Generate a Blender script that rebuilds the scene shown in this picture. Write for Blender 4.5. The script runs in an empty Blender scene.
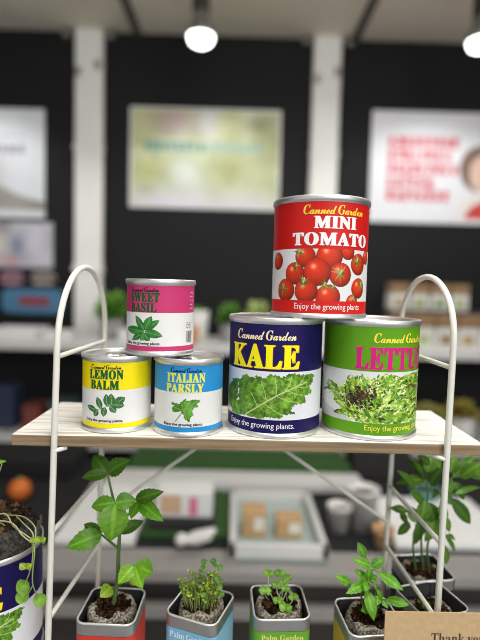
import bpy, bmesh, math, random
import numpy as np
from mathutils import Vector, Matrix

random.seed(7)
SC = bpy.context.scene
COL = SC.collection
PI = math.pi

# ------------------------------------------------------------------ camera
CAM_H = 1.25
F_PX, YAW, PITCH, ROLL = 486.0, 0.010, 0.0661, 0.026
_r = Vector((math.cos(YAW), -math.sin(YAW), 0))
_y = Vector((math.sin(YAW), math.cos(YAW), 0))
FWD = (_y * math.cos(PITCH) + Vector((0, 0, -math.sin(PITCH)))).normalized()
_u = _y * math.sin(PITCH) + Vector((0, 0, math.cos(PITCH)))
RIGHT = _r * math.cos(ROLL) + _u * math.sin(ROLL)
UP = _u * math.cos(ROLL) - _r * math.sin(ROLL)
cam = bpy.data.cameras.new('camera')
cam_o = bpy.data.objects.new('camera', cam)
COL.objects.link(cam_o)
M = Matrix((RIGHT, UP, -FWD)).transposed().to_4x4()
M.translation = Vector((0, 0, CAM_H))
cam_o.matrix_world = M
cam.sensor_fit = 'AUTO'
cam.sensor_width = 36
cam.lens = F_PX / 640 * 36
cam.clip_start = 0.01
cam.dof.use_dof = True
cam.dof.focus_distance = 0.354
cam.dof.aperture_fstop = cam.lens / 9.2
SC.camera = cam_o

# ------------------------------------------------------------------ world, lights, exposure
w = bpy.data.worlds.new('hall')
SC.world = w
w.use_nodes = True
bg = w.node_tree.nodes['Background']
bg.inputs[0].default_value = (0.93, 0.97, 1.0, 1)
bg.inputs[1].default_value = 0.68
SC.view_settings.view_transform = 'Standard'
SC.view_settings.look = 'None'
SC.view_settings.exposure = 0.0
SC.view_settings.gamma = 1
SC.view_settings.use_curve_mapping = False
SC.cycles.filter_width = 0.9


def area(name, loc, target, size, power, col=(1, 1, 1), sy=None):
    d = bpy.data.lights.new(name, 'AREA')
    d.shape = 'RECTANGLE'
    d.size = size
    d.size_y = sy or size
    d.energy = power
    d.color = col
    o = bpy.data.objects.new(name, d)
    COL.objects.link(o)
    o.location = loc
    o.rotation_euler = (Vector(target) - Vector(loc)).to_track_quat('-Z', 'Y').to_euler()
    return o


area('booth_light', (0.15, 0.12, 2.27), (0.1, 0.4, 1.1), 0.7, 15, (1, 0.985, 0.96), 0.5)
area('hall_light', (0.9, -1.3, 2.29), (0.05, 0.5, 1.0), 1.2, 38, (1, 0.99, 0.97))
area('rear_light', (0.55, 1.25, 2.28), (0.35, 0.9, 1.0), 0.5, 9, (1, 0.985, 0.96), 1.0)

# ------------------------------------------------------------------ helpers
CAMP = Vector((0, 0, CAM_H))


def ray(px, py):
    return RIGHT * ((px - 240) / F_PX) + UP * ((320 - py) / F_PX) + FWD


def atY(px, py, Y):
    d = ray(px, py)
    return CAMP + d * (Y / d.y)


def atZ(px, py, z):
    d = ray(px, py)
    return CAMP + d * ((z - CAM_H) / d.z)


def lin(c):
    return tuple((x / 255 / 12.92) if x / 255 <= 0.04045 else ((x / 255 + 0.055) / 1.055) ** 2.4 for x in c)


def lina(a):
    a = np.clip(a, 0, 255) / 255.0
    return np.where(a <= 0.04045, a / 12.92, ((a + 0.055) / 1.055) ** 2.4)


MATS = {}


def mat(name, rgb=None, rough=0.5, metal=0.0, var=0.08, scale=40.0, attr=False, bump=0.0, emit=None, transl=0.0,
        spec=0.5, stretch=None, rgb2=None):
    """procedural material: a noise texture varies the base colour (or the printed colour attribute)"""
    if name in MATS:
        return MATS[name]
    m = bpy.data.materials.new(name)
    m.use_nodes = True
    nt = m.node_tree
    b = nt.nodes['Principled BSDF']
    out = nt.nodes['Material Output']
    b.inputs['Roughness'].default_value = rough
    b.inputs['Metallic'].default_value = metal
    b.inputs['Specular IOR Level'].default_value = spec
    tc = nt.nodes.new('ShaderNodeTexCoord')
    no = nt.nodes.new('ShaderNodeTexNoise')
    no.inputs['Scale'].default_value = scale
    no.inputs['Detail'].default_value = 4
    if stretch:
        mp = nt.nodes.new('ShaderNodeMapping')
        mp.inputs['Scale'].default_value = stretch
        nt.links.new(tc.outputs['Object'], mp.inputs[0])
        nt.links.new(mp.outputs[0], no.inputs[0])
    else:
        nt.links.new(tc.outputs['Object'], no.inputs[0])
    mix = nt.nodes.new('ShaderNodeMix')
    mix.data_type = 'RGBA'
    mix.blend_type = 'MULTIPLY' if not rgb2 else 'MIX'
    if attr:
        at = nt.nodes.new('ShaderNodeAttribute')
        at.attribute_name = 'Col'
        nt.links.new(at.outputs['Color'], mix.inputs[6])
    else:
        mix.inputs[6].default_value = (*lin(rgb), 1)
    if rgb2:
        mix.inputs[7].default_value = (*lin(rgb2), 1)
        rp = nt.nodes.new('ShaderNodeMapRange')
        rp.inputs[1].default_value = 0.4
        rp.inputs[2].default_value = 0.6
        nt.links.new(no.outputs['Fac'], rp.inputs[0])
        nt.links.new(rp.outputs[0], mix.inputs[0])
    else:
        rp = nt.nodes.new('ShaderNodeMapRange')
        rp.inputs[1].default_value = 0.3
        rp.inputs[2].default_value = 0.7
        rp.inputs[3].default_value = 1 - var
        rp.inputs[4].default_value = 1 + var * 0.3
        nt.links.new(no.outputs['Fac'], rp.inputs[0])
        nt.links.new(rp.outputs[0], mix.inputs[7])
        mix.inputs[0].default_value = 1
    nt.links.new(mix.outputs[2], b.inputs['Base Color'])
    if bump:
        bp = nt.nodes.new('ShaderNodeBump')
        bp.inputs['Strength'].default_value = bump
        bp.inputs['Distance'].default_value = 0.002
        nt.links.new(no.outputs['Fac'], bp.inputs['Height'])
        nt.links.new(bp.outputs[0], b.inputs['Normal'])
    if emit:
        b.inputs['Emission Color'].default_value = (*emit[0], 1)
        b.inputs['Emission Strength'].default_value = emit[1]
    if transl:
        t = nt.nodes.new('ShaderNodeBsdfTranslucent')
        nt.links.new(mix.outputs[2], t.inputs[0])
        ms = nt.nodes.new('ShaderNodeMixShader')
        ms.inputs[0].default_value = transl
        nt.links.new(b.outputs[0], ms.inputs[1])
        nt.links.new(t.outputs[0], ms.inputs[2])
        nt.links.new(ms.outputs[0], out.inputs[0])
    MATS[name] = m
    return m


ROOTM = {}


class MB:
    """collects shapes in world coordinates; build() links them as one mesh object"""

    def __init__(s):
        s.v, s.f, s.c, s.mi, s.sm = [], [], [], [], []

    def add(s, vs, fs, col=None, mi=0, smooth=False):
        n = len(s.v)
        s.v += [tuple(v) for v in vs]
        if col is None:
            col = (0.8, 0.8, 0.8)
        if len(vs) and not hasattr(col[0], '__len__'):
            col = [col] * len(vs)
        s.c += [tuple(c) for c in col]
        for f in fs:
            s.f.append([i + n for i in f])
            s.mi.append(mi)
            s.sm.append(smooth)
        return s

    def box(s, lo, hi, col=None, mi=0, bev=0.0, mtx=None):
        bm = bmesh.new()
        bmesh.ops.create_cube(bm, size=1)
        lo, hi = Vector(lo), Vector(hi)
        for v in bm.verts:
            v.co = Vector([(lo[k] + hi[k]) / 2 + v.co[k] * (hi[k] - lo[k]) for k in range(3)])
        if bev:
            bmesh.ops.bevel(bm, geom=bm.edges[:], offset=bev, segments=2, affect='EDGES', profile=0.5)
        if mtx is not None:
            bm.transform(mtx)
        bm.verts.index_update()
        s.add([v.co.copy() for v in bm.verts], [[v.index for v in f.verts] for f in bm.faces], col, mi)
        bm.free()
        return s

    def tube(s, pts, r, seg=10, col=None, mi=0, cap=True, closed=False):
        pts = [Vector(p) for p in pts]
        n = len(pts)
        rs = r if hasattr(r, '__len__') else [r] * n
        vs, prev = [], None
        for i, p in enumerate(pts):
            if closed:
                t = pts[(i + 1) % n] - pts[i - 1]
            else:
                t = pts[min(i + 1, n - 1)] - pts[max(i - 1, 0)]
            t.normalize()
            if prev is None:
                a = Vector((0, 0, 1)) if abs(t.z) < 0.9 else Vector((1, 0, 0))
                prev = (a - t * a.dot(t)).normalized()
            else:
                prev = (prev - t * prev.dot(t)).normalized()
            q = t.cross(prev)
            for k in range(seg):
                an = 2 * PI * k / seg
                vs.append(p + (prev * math.cos(an) + q * math.sin(an)) * rs[i])
        fs = []
        for i in range(n if closed else n - 1):
            j = (i + 1) % n
            for k in range(seg):
                k2 = (k + 1) % seg
                fs.append([i * seg + k, i * seg + k2, j * seg + k2, j * seg + k])
        s.add(vs, fs, col, mi, True)
        if cap and not closed:
            s.add(vs[:seg], [list(range(seg))[::-1]], col, mi)
            s.add(vs[-seg:], [list(range(seg))], col, mi)
        return s

    def lathe(s, prof, c=(0, 0, 0), seg=64, col=None, mi=0, smooth=True, jit=0.0, seed=0, sx=1.0, sy=1.0):
        rnd = random.Random(seed)
        vs, fs = [], []
        for (r, z) in prof:
            for k in range(seg):
                a = 2 * PI * k / seg
                j = 1 + (rnd.uniform(-jit, jit) if jit else 0)
                vs.append((c[0] + r * j * math.cos(a) * sx, c[1] + r * j * math.sin(a) * sy, c[2] + z + (rnd.uniform(-jit, jit) * 0.012 if jit else 0)))
        for i in range(len(prof) - 1):
            for k in range(seg):
                k2 = (k + 1) % seg
                fs.append([i * seg + k, i * seg + k2, (i + 1) * seg + k2, (i + 1) * seg + k])
        s.add(vs, fs, col, mi, smooth)
        return s

    def ring_loft(s, rings, col=None, mi=0, smooth=True, cap_lo=False, cap_hi=False):
        n = len(rings[0])
        vs = [p for r in rings for p in r]
        fs = []
        for i in range(len(rings) - 1):
            for k in range(n):
                k2 = (k + 1) % n
                fs.append([i * n + k, i * n + k2, (i + 1) * n + k2, (i + 1) * n + k])
        s.add(vs, fs, col, mi, smooth)
        if cap_lo:
            s.add(rings[0], [list(range(n))[::-1]], col, mi)
        if cap_hi:
            s.add(rings[-1], [list(range(n))], col, mi)
        return s

    def ico(s, c, r, col=None, mi=0, sub=1, jit=0.0, sc=(1, 1, 1), smooth=True, rnd=random):
        bm = bmesh.new()
        bmesh.ops.create_icosphere(bm, subdivisions=sub, radius=1)
        for v in bm.verts:
            k = r * (1 + rnd.uniform(-jit, jit))
            v.co = Vector((c[0] + v.co.x * k * sc[0], c[1] + v.co.y * k * sc[1], c[2] + v.co.z * k * sc[2]))
        bm.verts.index_update()
        s.add([v.co.copy() for v in bm.verts], [[v.index for v in f.verts] for f in bm.faces], col, mi, smooth)
        bm.free()
        return s

    def build(s, name, mats, parent=None, root=None):
        me = bpy.data.meshes.new(name)
        V = np.array(s.v, dtype=float).reshape(-1, 3)
        inv = None
        if root is not None:
            inv = np.array(ROOTM[root.name].inverted())
        elif parent is not None:
            inv = np.array(ROOTM[parent.name].inverted())
        if inv is not None:
            V = V @ inv[:3, :3].T + inv[:3, 3]
        me.from_pydata(V.tolist(), [], s.f)
        if not isinstance(mats, (list, tuple)):
            mats = [mats]
        for m in mats:
            me.materials.append(m)
        me.polygons.foreach_set('material_index', s.mi)
        me.polygons.foreach_set('use_smooth', s.sm)
        ca = me.color_attributes.new('Col', 'FLOAT_COLOR', 'POINT')
        C = np.ones((len(s.c), 4))
        C[:, :3] = np.array(s.c)
        ca.data.foreach_set('color', C.ravel())
        me.update()
        o = bpy.data.objects.new(name, me)
        COL.objects.link(o)
        if parent is not None:
            o.parent = parent
            ROOTM[o.name] = ROOTM[(root or parent).name]
        return o


def tag(o, label, cat, group=None, kind=None):
    if label:
        o['label'] = label
    if cat:
        o['category'] = cat
    if group:
        o['group'] = group
    if kind:
        o['kind'] = kind
    return o


def thing(name, label, cat, loc=(0, 0, 0), rotz=0.0, group=None):
    o = bpy.data.objects.new(name, None)
    o.empty_display_size = 0.02
    COL.objects.link(o)
    o.location = loc
    o.rotation_euler = (0, 0, rotz)
    ROOTM[o.name] = Matrix.Translation(Vector(loc)) @ Matrix.Rotation(rotz, 4, 'Z')
    return tag(o, label, cat, group)


def dup(root, loc, rotz=0.0, label=None):
    c = root.copy()
    COL.objects.link(c)
    c.location = loc
    c.rotation_euler = (0, 0, rotz)
    if label:
        c['label'] = label
    for ch in list(root.children):
        d = ch.copy()
        COL.objects.link(d)
        d.parent = c
        for g in list(ch.children):
            e = g.copy()
            COL.objects.link(e)
            e.parent = d
    return c


# shared materials
m_label = mat('printed_label', attr=True, rough=0.4, var=0.03, scale=60, spec=.22)
m_print = mat('printed_matter', attr=True, rough=0.6, var=0.04, scale=20)
m_tinplate = mat('tinplate', (226, 226, 224), 0.4, 0.9, 0.1, 90)
m_lidmetal = mat('lid_metal', (226, 226, 224), 0.38, 0.9, 0.08, 120)
m_white_wire = mat('white_enamel_wire', (230, 228, 218), 0.35, 0, 0.06, 120)
m_leaf = mat('leaf_green', attr=True, rough=0.42, var=0.14, scale=260, transl=0.3, spec=0.4)
m_leaf_soft = mat('leaf_soft', attr=True, rough=0.5, var=0.12, scale=40, transl=0.2, spec=0.3)
m_soil = mat('dark_soil', attr=True, rough=0.95, var=0.4, scale=500, spec=0.1)
m_peat = mat('peat_netting', (178, 170, 154), 0.95, 0, 0.1, 600, rgb2=(96, 88, 78), bump=0.8, spec=0.1)
m_peat_dark = mat('peat_dark', (78, 74, 70), 0.95, 0, 0.1, 380, rgb2=(48, 44, 41), bump=0.8, spec=0.1)


# ------------------------------------------------------------------ lettering
def mb_(s, base):
    o = ''
    for c in s:
        if 'A' <= c <= 'Z':
            o += chr((0x1D468 if base == SCRIPT else base) + ord(c) - 65)
        elif 'a' <= c <= 'z':
            o += chr(base + 26 + ord(c) - 97)
        else:
            o += c
    return o


SERIF, SCRIPT, TYPE = 0x1D400, 0x1D4D0, 0x1D670
_glyphs = {}


def text2d(s, style=None, spacing=1.0):
    key = (s, style, spacing)
    if key not in _glyphs:
        cu = bpy.data.curves.new('t', 'FONT')
        cu.body = mb_(s, style) if style else s
        cu.space_character = spacing
        cu.resolution_u = 3
        o = bpy.data.objects.new('t', cu)
        COL.objects.link(o)
        bpy.context.view_layer.update()
        me = bpy.data.meshes.new_from_object(o.evaluated_get(bpy.context.evaluated_depsgraph_get()))
        vs = np.array([v.co[:2] for v in me.vertices])
        fs = [list(p.vertices) for p in me.polygons]
        bpy.data.objects.remove(o)
        bpy.data.curves.remove(cu)
        bpy.data.meshes.remove(me)
        vs -= vs.min(0)
        vs /= vs.max(0)
        _glyphs[key] = (vs, fs)
    return _glyphs[key]


def text_flat(s, style, box, step, shifts=((0, 0),), spacing=1.0):
    """2-D letter mesh fitted to box = (x0, x1, y0, y1), cut at every step so that it can be bent"""
    vs, fs = text2d(s, style, spacing)
    x0, x1, y0, y1 = box
    P = np.empty_like(vs)
    P[:, 0] = x0 + vs[:, 0] * (x1 - x0)
    P[:, 1] = y0 + vs[:, 1] * (y1 - y0)
    OV, OF = [], []
    for li, (dx, dy) in enumerate(shifts):
        bm = bmesh.new()
        bv = [bm.verts.new((p[0] + dx, p[1] + dy, 0)) for p in P]
        for f in fs:
            try:
                bm.faces.new([bv[i] for i in f])
            except ValueError:
                pass
        if step:
            x = math.floor(x0 / step) * step
            while x < x1 + step:
                bmesh.ops.bisect_plane(bm, geom=bm.verts[:] + bm.edges[:] + bm.faces[:], dist=1e-9, plane_co=(x, 0, 0), plane_no=(1, 0, 0))
                x += step
        bm.verts.index_update()
        n = len(OV)
        OV += [(v.co.x, v.co.y, li * .000012) for v in bm.verts]
        OF += [[n + v.index for v in f.verts] for f in bm.faces]
        bm.free()
    return OV, OF


# ------------------------------------------------------------------ printed pictures (colours laid on a fine grid)
def vnoise(sh, cells, seed):
    r = np.random.RandomState(seed)
    g = r.rand(cells[0] + 2, cells[1] + 2)
    y = np.linspace(0, cells[0], sh[0])
    x = np.linspace(0, cells[1], sh[1])
    yi, xi = y.astype(int), x.astype(int)
    fy, fx = (y - yi)[:, None], (x - xi)[None, :]
    fy, fx = fy * fy * (3 - 2 * fy), fx * fx * (3 - 2 * fx)
    a, b = g[yi][:, xi], g[yi][:, xi + 1]
    c, d = g[yi + 1][:, xi], g[yi + 1][:, xi + 1]
    return (a * (1 - fx) + b * fx) * (1 - fy) + (c * (1 - fx) + d * fx) * fy


class Picture:
    def __init__(s, u0, u1, v0, v1, d, base=(232, 232, 230)):
        s.nx, s.ny = int((u1 - u0) / d) + 1, int((v1 - v0) / d) + 1
        s.u, s.v = np.linspace(u0, u1, s.nx), np.linspace(v0, v1, s.ny)
        s.U, s.V = np.meshgrid(s.u, s.v)
        s.rgb = np.ones((s.ny, s.nx, 3)) * np.array(base, float)
        s.n1 = vnoise(s.U.shape, (max(2, int((v1 - v0) * 4)), max(2, int((u1 - u0) * 4))), 3)
        s.n2 = vnoise(s.U.shape, (max(2, int((v1 - v0) * 11)), max(2, int((u1 - u0) * 11))), 5)

    def poly(s, pts, col, var=0.0, vn=None):
        P = np.array(pts)
        m = np.zeros(s.U.shape, bool)
        jx = np.where((s.u >= P[:, 0].min()) & (s.u <= P[:, 0].max()))[0]
        jy = np.where((s.v >= P[:, 1].min()) & (s.v <= P[:, 1].max()))[0]
        if len(jx) == 0 or len(jy) == 0:
            return m
        sl = np.ix_(jy, jx)
        X, Y = s.U[sl], s.V[sl]
        k = np.zeros(X.shape, bool)
        for i in range(len(P)):
            (xa, ya), (xb, yb) = P[i - 1], P[i]
            if ya == yb:
                continue
            k ^= ((ya > Y) != (yb > Y)) & (X < (xb - xa) * (Y - ya) / (yb - ya) + xa)
        m[sl] = k
        s.paint(m, col, var)
        return m

    def paint(s, m, col, var=0.0):
        c = np.array(col, float)
        if c.ndim == 3:
            s.rgb[m] = c[m]
        else:
            s.rgb[m] = c
        if var:
            s.rgb[m] *= (1 - var + 2 * var * (0.6 * s.n1 + 0.4 * s.n2))[m][:, None]

    def line(s, pts, wd, col):
        for (a, b) in zip(pts[:-1], pts[1:]):
            a, b = np.array(a, float), np.array(b, float)
            d = b - a
            L = (d ** 2).sum() + 1e-12
            t = np.clip(((s.U - a[0]) * d[0] + (s.V - a[1]) * d[1]) / L, 0, 1)
            m = (s.U - a[0] - t * d[0]) ** 2 + (s.V - a[1] - t * d[1]) ** 2 < (wd / 2) ** 2
            s.rgb[m] = col

    def tomato(s, cx, cy, r, col=(222, 62, 34), seed=0):
        dx, dy = (s.U - cx) / r, (s.V - cy) / r
        q = dx * dx + dy * dy
        m = q < 1
        z = np.sqrt(np.clip(1 - q, 0, 1))
        sh = 0.50 + 0.55 * np.clip(0.75 * z - 0.30 * dy - 0.18 * dx, 0, 1)
        c = np.array(col, float)[None, None, :] * sh[..., None] * np.array([1.08, 1.05, 1.0])
        hl = np.exp(-(((dx + 0.28) ** 2 + (dy + 0.42) ** 2) / 0.035))
        c = c + hl[..., None] * np.array([60, 120, 110])
        s.rgb[m] = c[m]

    def star(s, cx, cy, r, seed=0, n=8):
        rn = random.Random(seed)
        for k in range(n):
            a = 2 * PI * k / n + rn.uniform(-.3, .3)
            L = r * rn.uniform(.75, 1.15)
            wd = r * .11
            t = (cx + L * math.cos(a), cy + L * math.sin(a))
            nx_, ny_ = -math.sin(a) * wd, math.cos(a) * wd
            s.poly([(cx + nx_, cy + ny_), (cx + .5 * L * math.cos(a) + nx_, cy + .5 * L * math.sin(a) + ny_), t, (cx - nx_, cy - ny_)],
                   rn.choice([(122, 140, 62), (96, 118, 44), (150, 160, 92), (70, 92, 36)]))
        s.line([(cx, cy), (cx + r * .2, cy - r * .35)], r * .16, (196, 200, 140))

    def leaf(s, b, t, wd, col, vein, serr=0.0, nser=9, var=0.2, edge=None, shape=0.8):
        b, t = np.array(b, float), np.array(t, float)
        d = t - b
        L = math.hypot(*d)
        d /= L
        x, y = s.U - b[0], s.V - b[1]
        p = (x * d[0] + y * d[1]) / L
        q = (-x * d[1] + y * d[0])
        pc = np.clip(p, 0, 1)
        W = wd / 2 * np.sin(PI * pc ** shape) ** 0.8
        if serr:
            W = W * (1 - serr * ((pc * nser) % 1))
        m = (p > 0) & (p < 1) & (np.abs(q) < W)
        if edge is not None:
            s.paint((p > -0.03) & (p < 1.03) & (np.abs(q) < W + 0.03), edge)
        s.paint(m, col, var)
        qq = np.abs(q) / (W + 1e-6)
        vm = m & ((((pc * 6 - qq * 1.3) % 1) < 0.13) & (qq < .9))
        s.rgb[vm] = s.rgb[vm] * .55 + np.array(vein) * .45
        s.paint(m & (np.abs(q) < 0.018 + 0.018 * (1 - pc)), vein)


def ragged(pts, amp, n, seed, closed=True):
    """a polygon whose edges wiggle"""
    rn = random.Random(seed)
    out = []
    P = pts + [pts[0]] if closed else pts
    for a, b in zip(P[:-1], P[1:]):
        L = math.hypot(b[0] - a[0], b[1] - a[1]) + 1e-9
        nn = max(2, int(n * L))
        for i in range(nn):
            t = i / nn
            k = rn.uniform(-amp, amp)
            out.append((a[0] + (b[0] - a[0]) * t - (b[1] - a[1]) / L * k, a[1] + (b[1] - a[1]) * t + (b[0] - a[0]) / L * k))
    return out


def art_tomato(p, m):
    s = 3.6 / 195
    p.rgb[:] = np.array((230, 230, 230))
    p.poly([m(30, 250), m(90, 250), m(60, 480), m(30, 480)], (222, 222, 226))
    for (x, y, r, k) in [(352, 262, 30, 1), (395, 312, 40, 5), (425, 280, 26, 7), (80, 302, 33, 2), (190, 286, 39, 3), (283, 284, 49, 0), (375, 470, 28, 9), (398, 412, 38, 6),
                         (150, 356, 41, 4), (327, 358, 44, 8), (238, 350, 50, 0), (115, 427, 43, 10), (282, 452, 46, 0), (196, 428, 44, 11)]:
        c = m(x, y)
        r_ = r * s * 1.06
        p.tomato(c[0], c[1], r_)
    for (x, y, r, k) in [(75, 285, 20, 1), (165, 266, 30, 2), (155, 325, 24, 3), (325, 352, 36, 4), (105, 418, 34, 5), (185, 392, 32, 6), (265, 402, 26, 7), (388, 300, 36, 8),
                         (407, 396, 30, 9), (378, 455, 22, 10), (298, 410, 20, 11)]:
        c = m(x, y)
        p.star(c[0], c[1], r * s, k)


def art_kale(p, m):
    p.rgb[:] = np.array((228, 231, 236))
    g1, g2 = (88, 132, 36), (110, 154, 52)
    # smaller leaves behind on the left
    for k, (pts, col) in enumerate([
        ([(36, 420), (60, 360), (80, 345), (92, 395), (84, 460), (60, 500), (36, 495)], (70, 112, 34)),
        ([(84, 352), (120, 320), (160, 345), (150, 420), (110, 500), (70, 505), (88, 440)], (84, 128, 40)),
        ([(40, 470), (100, 440), (170, 470), (150, 510), (60, 512)], (98, 146, 50))]):
        p.poly([m(*q) for q in ragged(pts, 7, .12, k)], col, .45)
    big = [(118, 502), (150, 470), (120, 430), (128, 380), (150, 352), (160, 318), (188, 338), (215, 312), (262, 322), (300, 306), (345, 316), (390, 318), (386, 352), (372, 372),
           (384, 398), (350, 420), (362, 442), (318, 446), (300, 470), (318, 488), (270, 490), (262, 512), (206, 504), (180, 516), (140, 508)]
    p.poly([m(*q) for q in ragged(big, 5, .22, 9)], g1, .5)
    inner = [(150, 490), (160, 440), (150, 400), (170, 360), (230, 335), (300, 325), (360, 335), (340, 390), (290, 440), (230, 480)]
    p.poly([m(*q) for q in ragged(inner, 8, .15, 10)], g2, .5)
    for a, b in [((120, 504), (360, 350))]:
        pa = [m(a[0] + (b[0] - a[0]) * t, a[1] + (b[1] - a[1]) * t - 18 * math.sin(PI * t)) for t in np.linspace(0, 1, 9)]
        p.line(pa, .085, (204, 220, 150))
    for t, e in [(.2, (140, 400)), (.35, (180, 345)), (.5, (235, 325)), (.65, (300, 316)), (.8, (350, 325)), (.3, (270, 495)), (.5, (330, 440)), (.68, (360, 410)), (.82, (378, 370))]:
        bx, by = 120 + 240 * t, 504 - 154 * t - 18 * math.sin(PI * t)
        p.line([m(bx, by), m((bx + e[0]) / 2 + 4, (by + e[1]) / 2 + 6), m(*e)], .05, (184, 208, 124))
    rn = random.Random(4)
    for k in range(60):
        x, y = rn.uniform(140, 350), rn.uniform(330, 490)
        if abs((y - 504) + (x - 120) * .64) < 100:
            p.line([m(x, y), m(x + rn.uniform(-16, 16), y + rn.uniform(-14, 14))], .018, (150, 182, 88))


def art_lettuce(p, m):
    p.rgb[:] = np.array((230, 230, 230))
    p.poly([m(44, 305), m(120, 335), m(130, 352), m(44, 345)], (206, 208, 210))
    rn = random.Random(12)
    region = [(62, 262), (75, 248), (105, 252), (125, 225), (160, 212), (200, 228), (222, 206), (262, 210), (312, 206), (316, 348), (200, 350), (140, 346), (96, 330), (110, 312), (78, 296), (86, 280)]
    reg = [m(*q) for q in ragged(region, 5, .12, 2)]
    p.poly(reg, (118, 158, 54), .5)
    R_ = np.array(reg)

    def inside(x, y):
        k = False
        for i in range(len(region)):
            (xa, ya), (xb, yb) = region[i - 1], region[i]
            if (ya > y) != (yb > y) and x < (xb - xa) * (y - ya) / (yb - ya) + xa:
                k = not k
        return k
    pal = [(176, 206, 92), (150, 190, 66), (128, 172, 52), (196, 220, 124), (96, 140, 40), (222, 236, 172), (160, 200, 80), (62, 98, 26), (80, 122, 34), (236, 244, 200)]
    dark = [(58, 30, 34), (84, 44, 46), (44, 26, 26), (102, 60, 56), (70, 66, 34)]
    def stroke(x, y, a, L, w0, col):
        n = 7
        pts = []
        for q in range(n + 1):
            t = q / n
            pts.append((x, y, w0 * (1 - .75 * t)))
            a += rn.uniform(-.55, .55)
            x += L / n * math.cos(a)
            y += L / n * math.sin(a)
        for (xa, ya, wa), (xb, yb, _) in zip(pts[:-1], pts[1:]):
            if yb > 206:
                p.line([m(xa, ya), m(xb, yb)], wa, col)

    for k in range(430):
        x, y = rn.uniform(66, 316), rn.uniform(208, 348)
        if not inside(x, y):
            continue
        a = math.atan2(y - 330, x - 190) + rn.uniform(-.9, .9)
        d = math.hypot((x - 160) / 44, (y - 280) / 36)
        d2 = math.hypot((x - 288) / 26, (y - 252) / 26)
        ph = k / 430
        if d < .8 and rn.random() < .8 or (d2 < .7 and rn.random() < .4):
            stroke(x, y, a, rn.uniform(8, 22), rn.uniform(.07, .2), rn.choice(dark))
        elif ph < .35:
            stroke(x, y, a, rn.uniform(12, 30), rn.uniform(.16, .3), rn.choice([(62, 92, 24), (84, 124, 36), (104, 146, 44), (48, 72, 22)]))
        else:
            c_ = rn.choice([(150, 192, 62), (172, 208, 84), (130, 176, 52), (196, 222, 116), (112, 158, 44), (222, 236, 170)])
            L_ = rn.uniform(10, 26)
            stroke(x, y, a, L_, rn.uniform(.08, .2), c_)
            for q in range(3):
                stroke(x + L_ * .4 * math.cos(a), y + L_ * .4 * math.sin(a), a + rn.uniform(-1.2, 1.2), rn.uniform(5, 10), .07, tuple(min(250, z * 1.1 + 8) for z in c_))
    for k in range(60):
        x, y = rn.gauss(158, 26), rn.gauss(276, 17)
        if inside(x, y):
            stroke(x, y, rn.uniform(0, 6.28), rn.uniform(5, 14), rn.uniform(.06, .2), rn.choice(dark))
    for k in range(10):
        x, y = rn.gauss(290, 10), rn.gauss(252, 14)
        if inside(x, y):
            stroke(x, y, rn.uniform(0, 6.28), rn.uniform(5, 12), rn.uniform(.05, .15), rn.choice(dark))
    for k in range(26):
        x, y = rn.uniform(90, 310), rn.uniform(225, 330)
        stroke(x, y, math.atan2(y - 340, x - 190) + rn.uniform(-.5, .5), rn.uniform(14, 30), .05, (228, 238, 190))


def art_sprig(p, m):
    g, v = (58, 112, 56), (128, 168, 120)
    p.line([m(70, 466), m(90, 452), m(118, 440), m(140, 430)], .04, (74, 110, 60))
    for (b, t, wd) in [((80, 458), (54, 448), .30), ((84, 456), (74, 478), .32), ((94, 450), (82, 414), .34), ((104, 446), (100, 476), .34), ((112, 442), (108, 402), .36), ((124, 438), (122, 400), .38),
                       ((120, 440), (136, 462), .36), ((132, 434), (162, 414), .46), ((128, 436), (160, 440), .36)]:
        p.leaf(m(*b), m(*t), wd * 1.3, g, v, .1, 7, .25, (30, 60, 34), .9)


def art_basil(p, m):
    g, v = (54, 128, 52), (104, 168, 88)
    p.line([m(222, 214), m(224, 250)], .05, (60, 110, 50))
    for (b, t, wd) in [((220, 222), (190, 244), .46), ((226, 222), (240, 246), .5), ((222, 214), (174, 210), .56), ((228, 216), (278, 228), .58), ((222, 208), (200, 166), .5), ((230, 208), (268, 178), .46),
                       ((226, 210), (246, 166), .6), ((224, 218), (216, 246), .4), ((225, 212), (214, 190), .3)]:
        p.leaf(m(*b), m(*t), wd, g, v, .05, 6, .35, (22, 60, 26), .85)


def art_parsley(p, m):
    g, g2 = (78, 140, 44), (104, 164, 58)
    base = [(334, 450), (318, 456), (306, 448), (312, 436), (300, 428), (312, 424), (330, 428), (334, 420), (346, 412), (352, 418), (366, 412), (390, 416), (380, 426), (384, 438), (370, 440),
            (366, 450), (372, 464), (362, 474), (356, 488), (344, 478), (340, 462)]
    p.poly([m(*q) for q in ragged(base, 3, .25, 3)], g, .35)
    p.poly([m(*q) for q in ragged([(340, 446), (330, 432), (348, 420), (374, 420), (366, 438), (356, 470), (346, 468)], 3, .2, 5)], g2, .3)
    for e in [(312, 440), (332, 424), (360, 418), (382, 420), (378, 434), (364, 466), (352, 482)]:
        p.line([m(340, 448), m(*e)], .03, (148, 188, 96))
    p.line([m(340, 448), m(332, 462), m(318, 484), m(316, 488)], .07, (96, 140, 58))


# ------------------------------------------------------------------ cans
CAN_Z = CAM_H - 0.10791
RB, HB, RS, HS = 0.0370, 0.08705, 0.02670, 0.05618
PASTE = {}


def can_profile(R, H, top=True):
    k = R / 0.037
    e = 0.0012
    pr = [(0.0, 0.0022), (R * .86, 0.0022), (R * .9, 0.0022), (R - .0009, 0.0004), (R - .0003, 0), (R, .0006), (R, .0024), (R - .0007, .0032), (R - e, .0036)]
    if H > .07 and top:
        pr += [(R - e, H - .0048)]
    else:
        pr += [(R - e, H - .0048)]
    pr += [(R - e, H - .0044), (R - .0002, H - .0034), (R, H - .003), (R, H - .0007), (R - .0005, H - .0001), (R - .0012, H), (R - .0018, H - .0004), (R - .0021, H - .0012)]
    return pr


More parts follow.
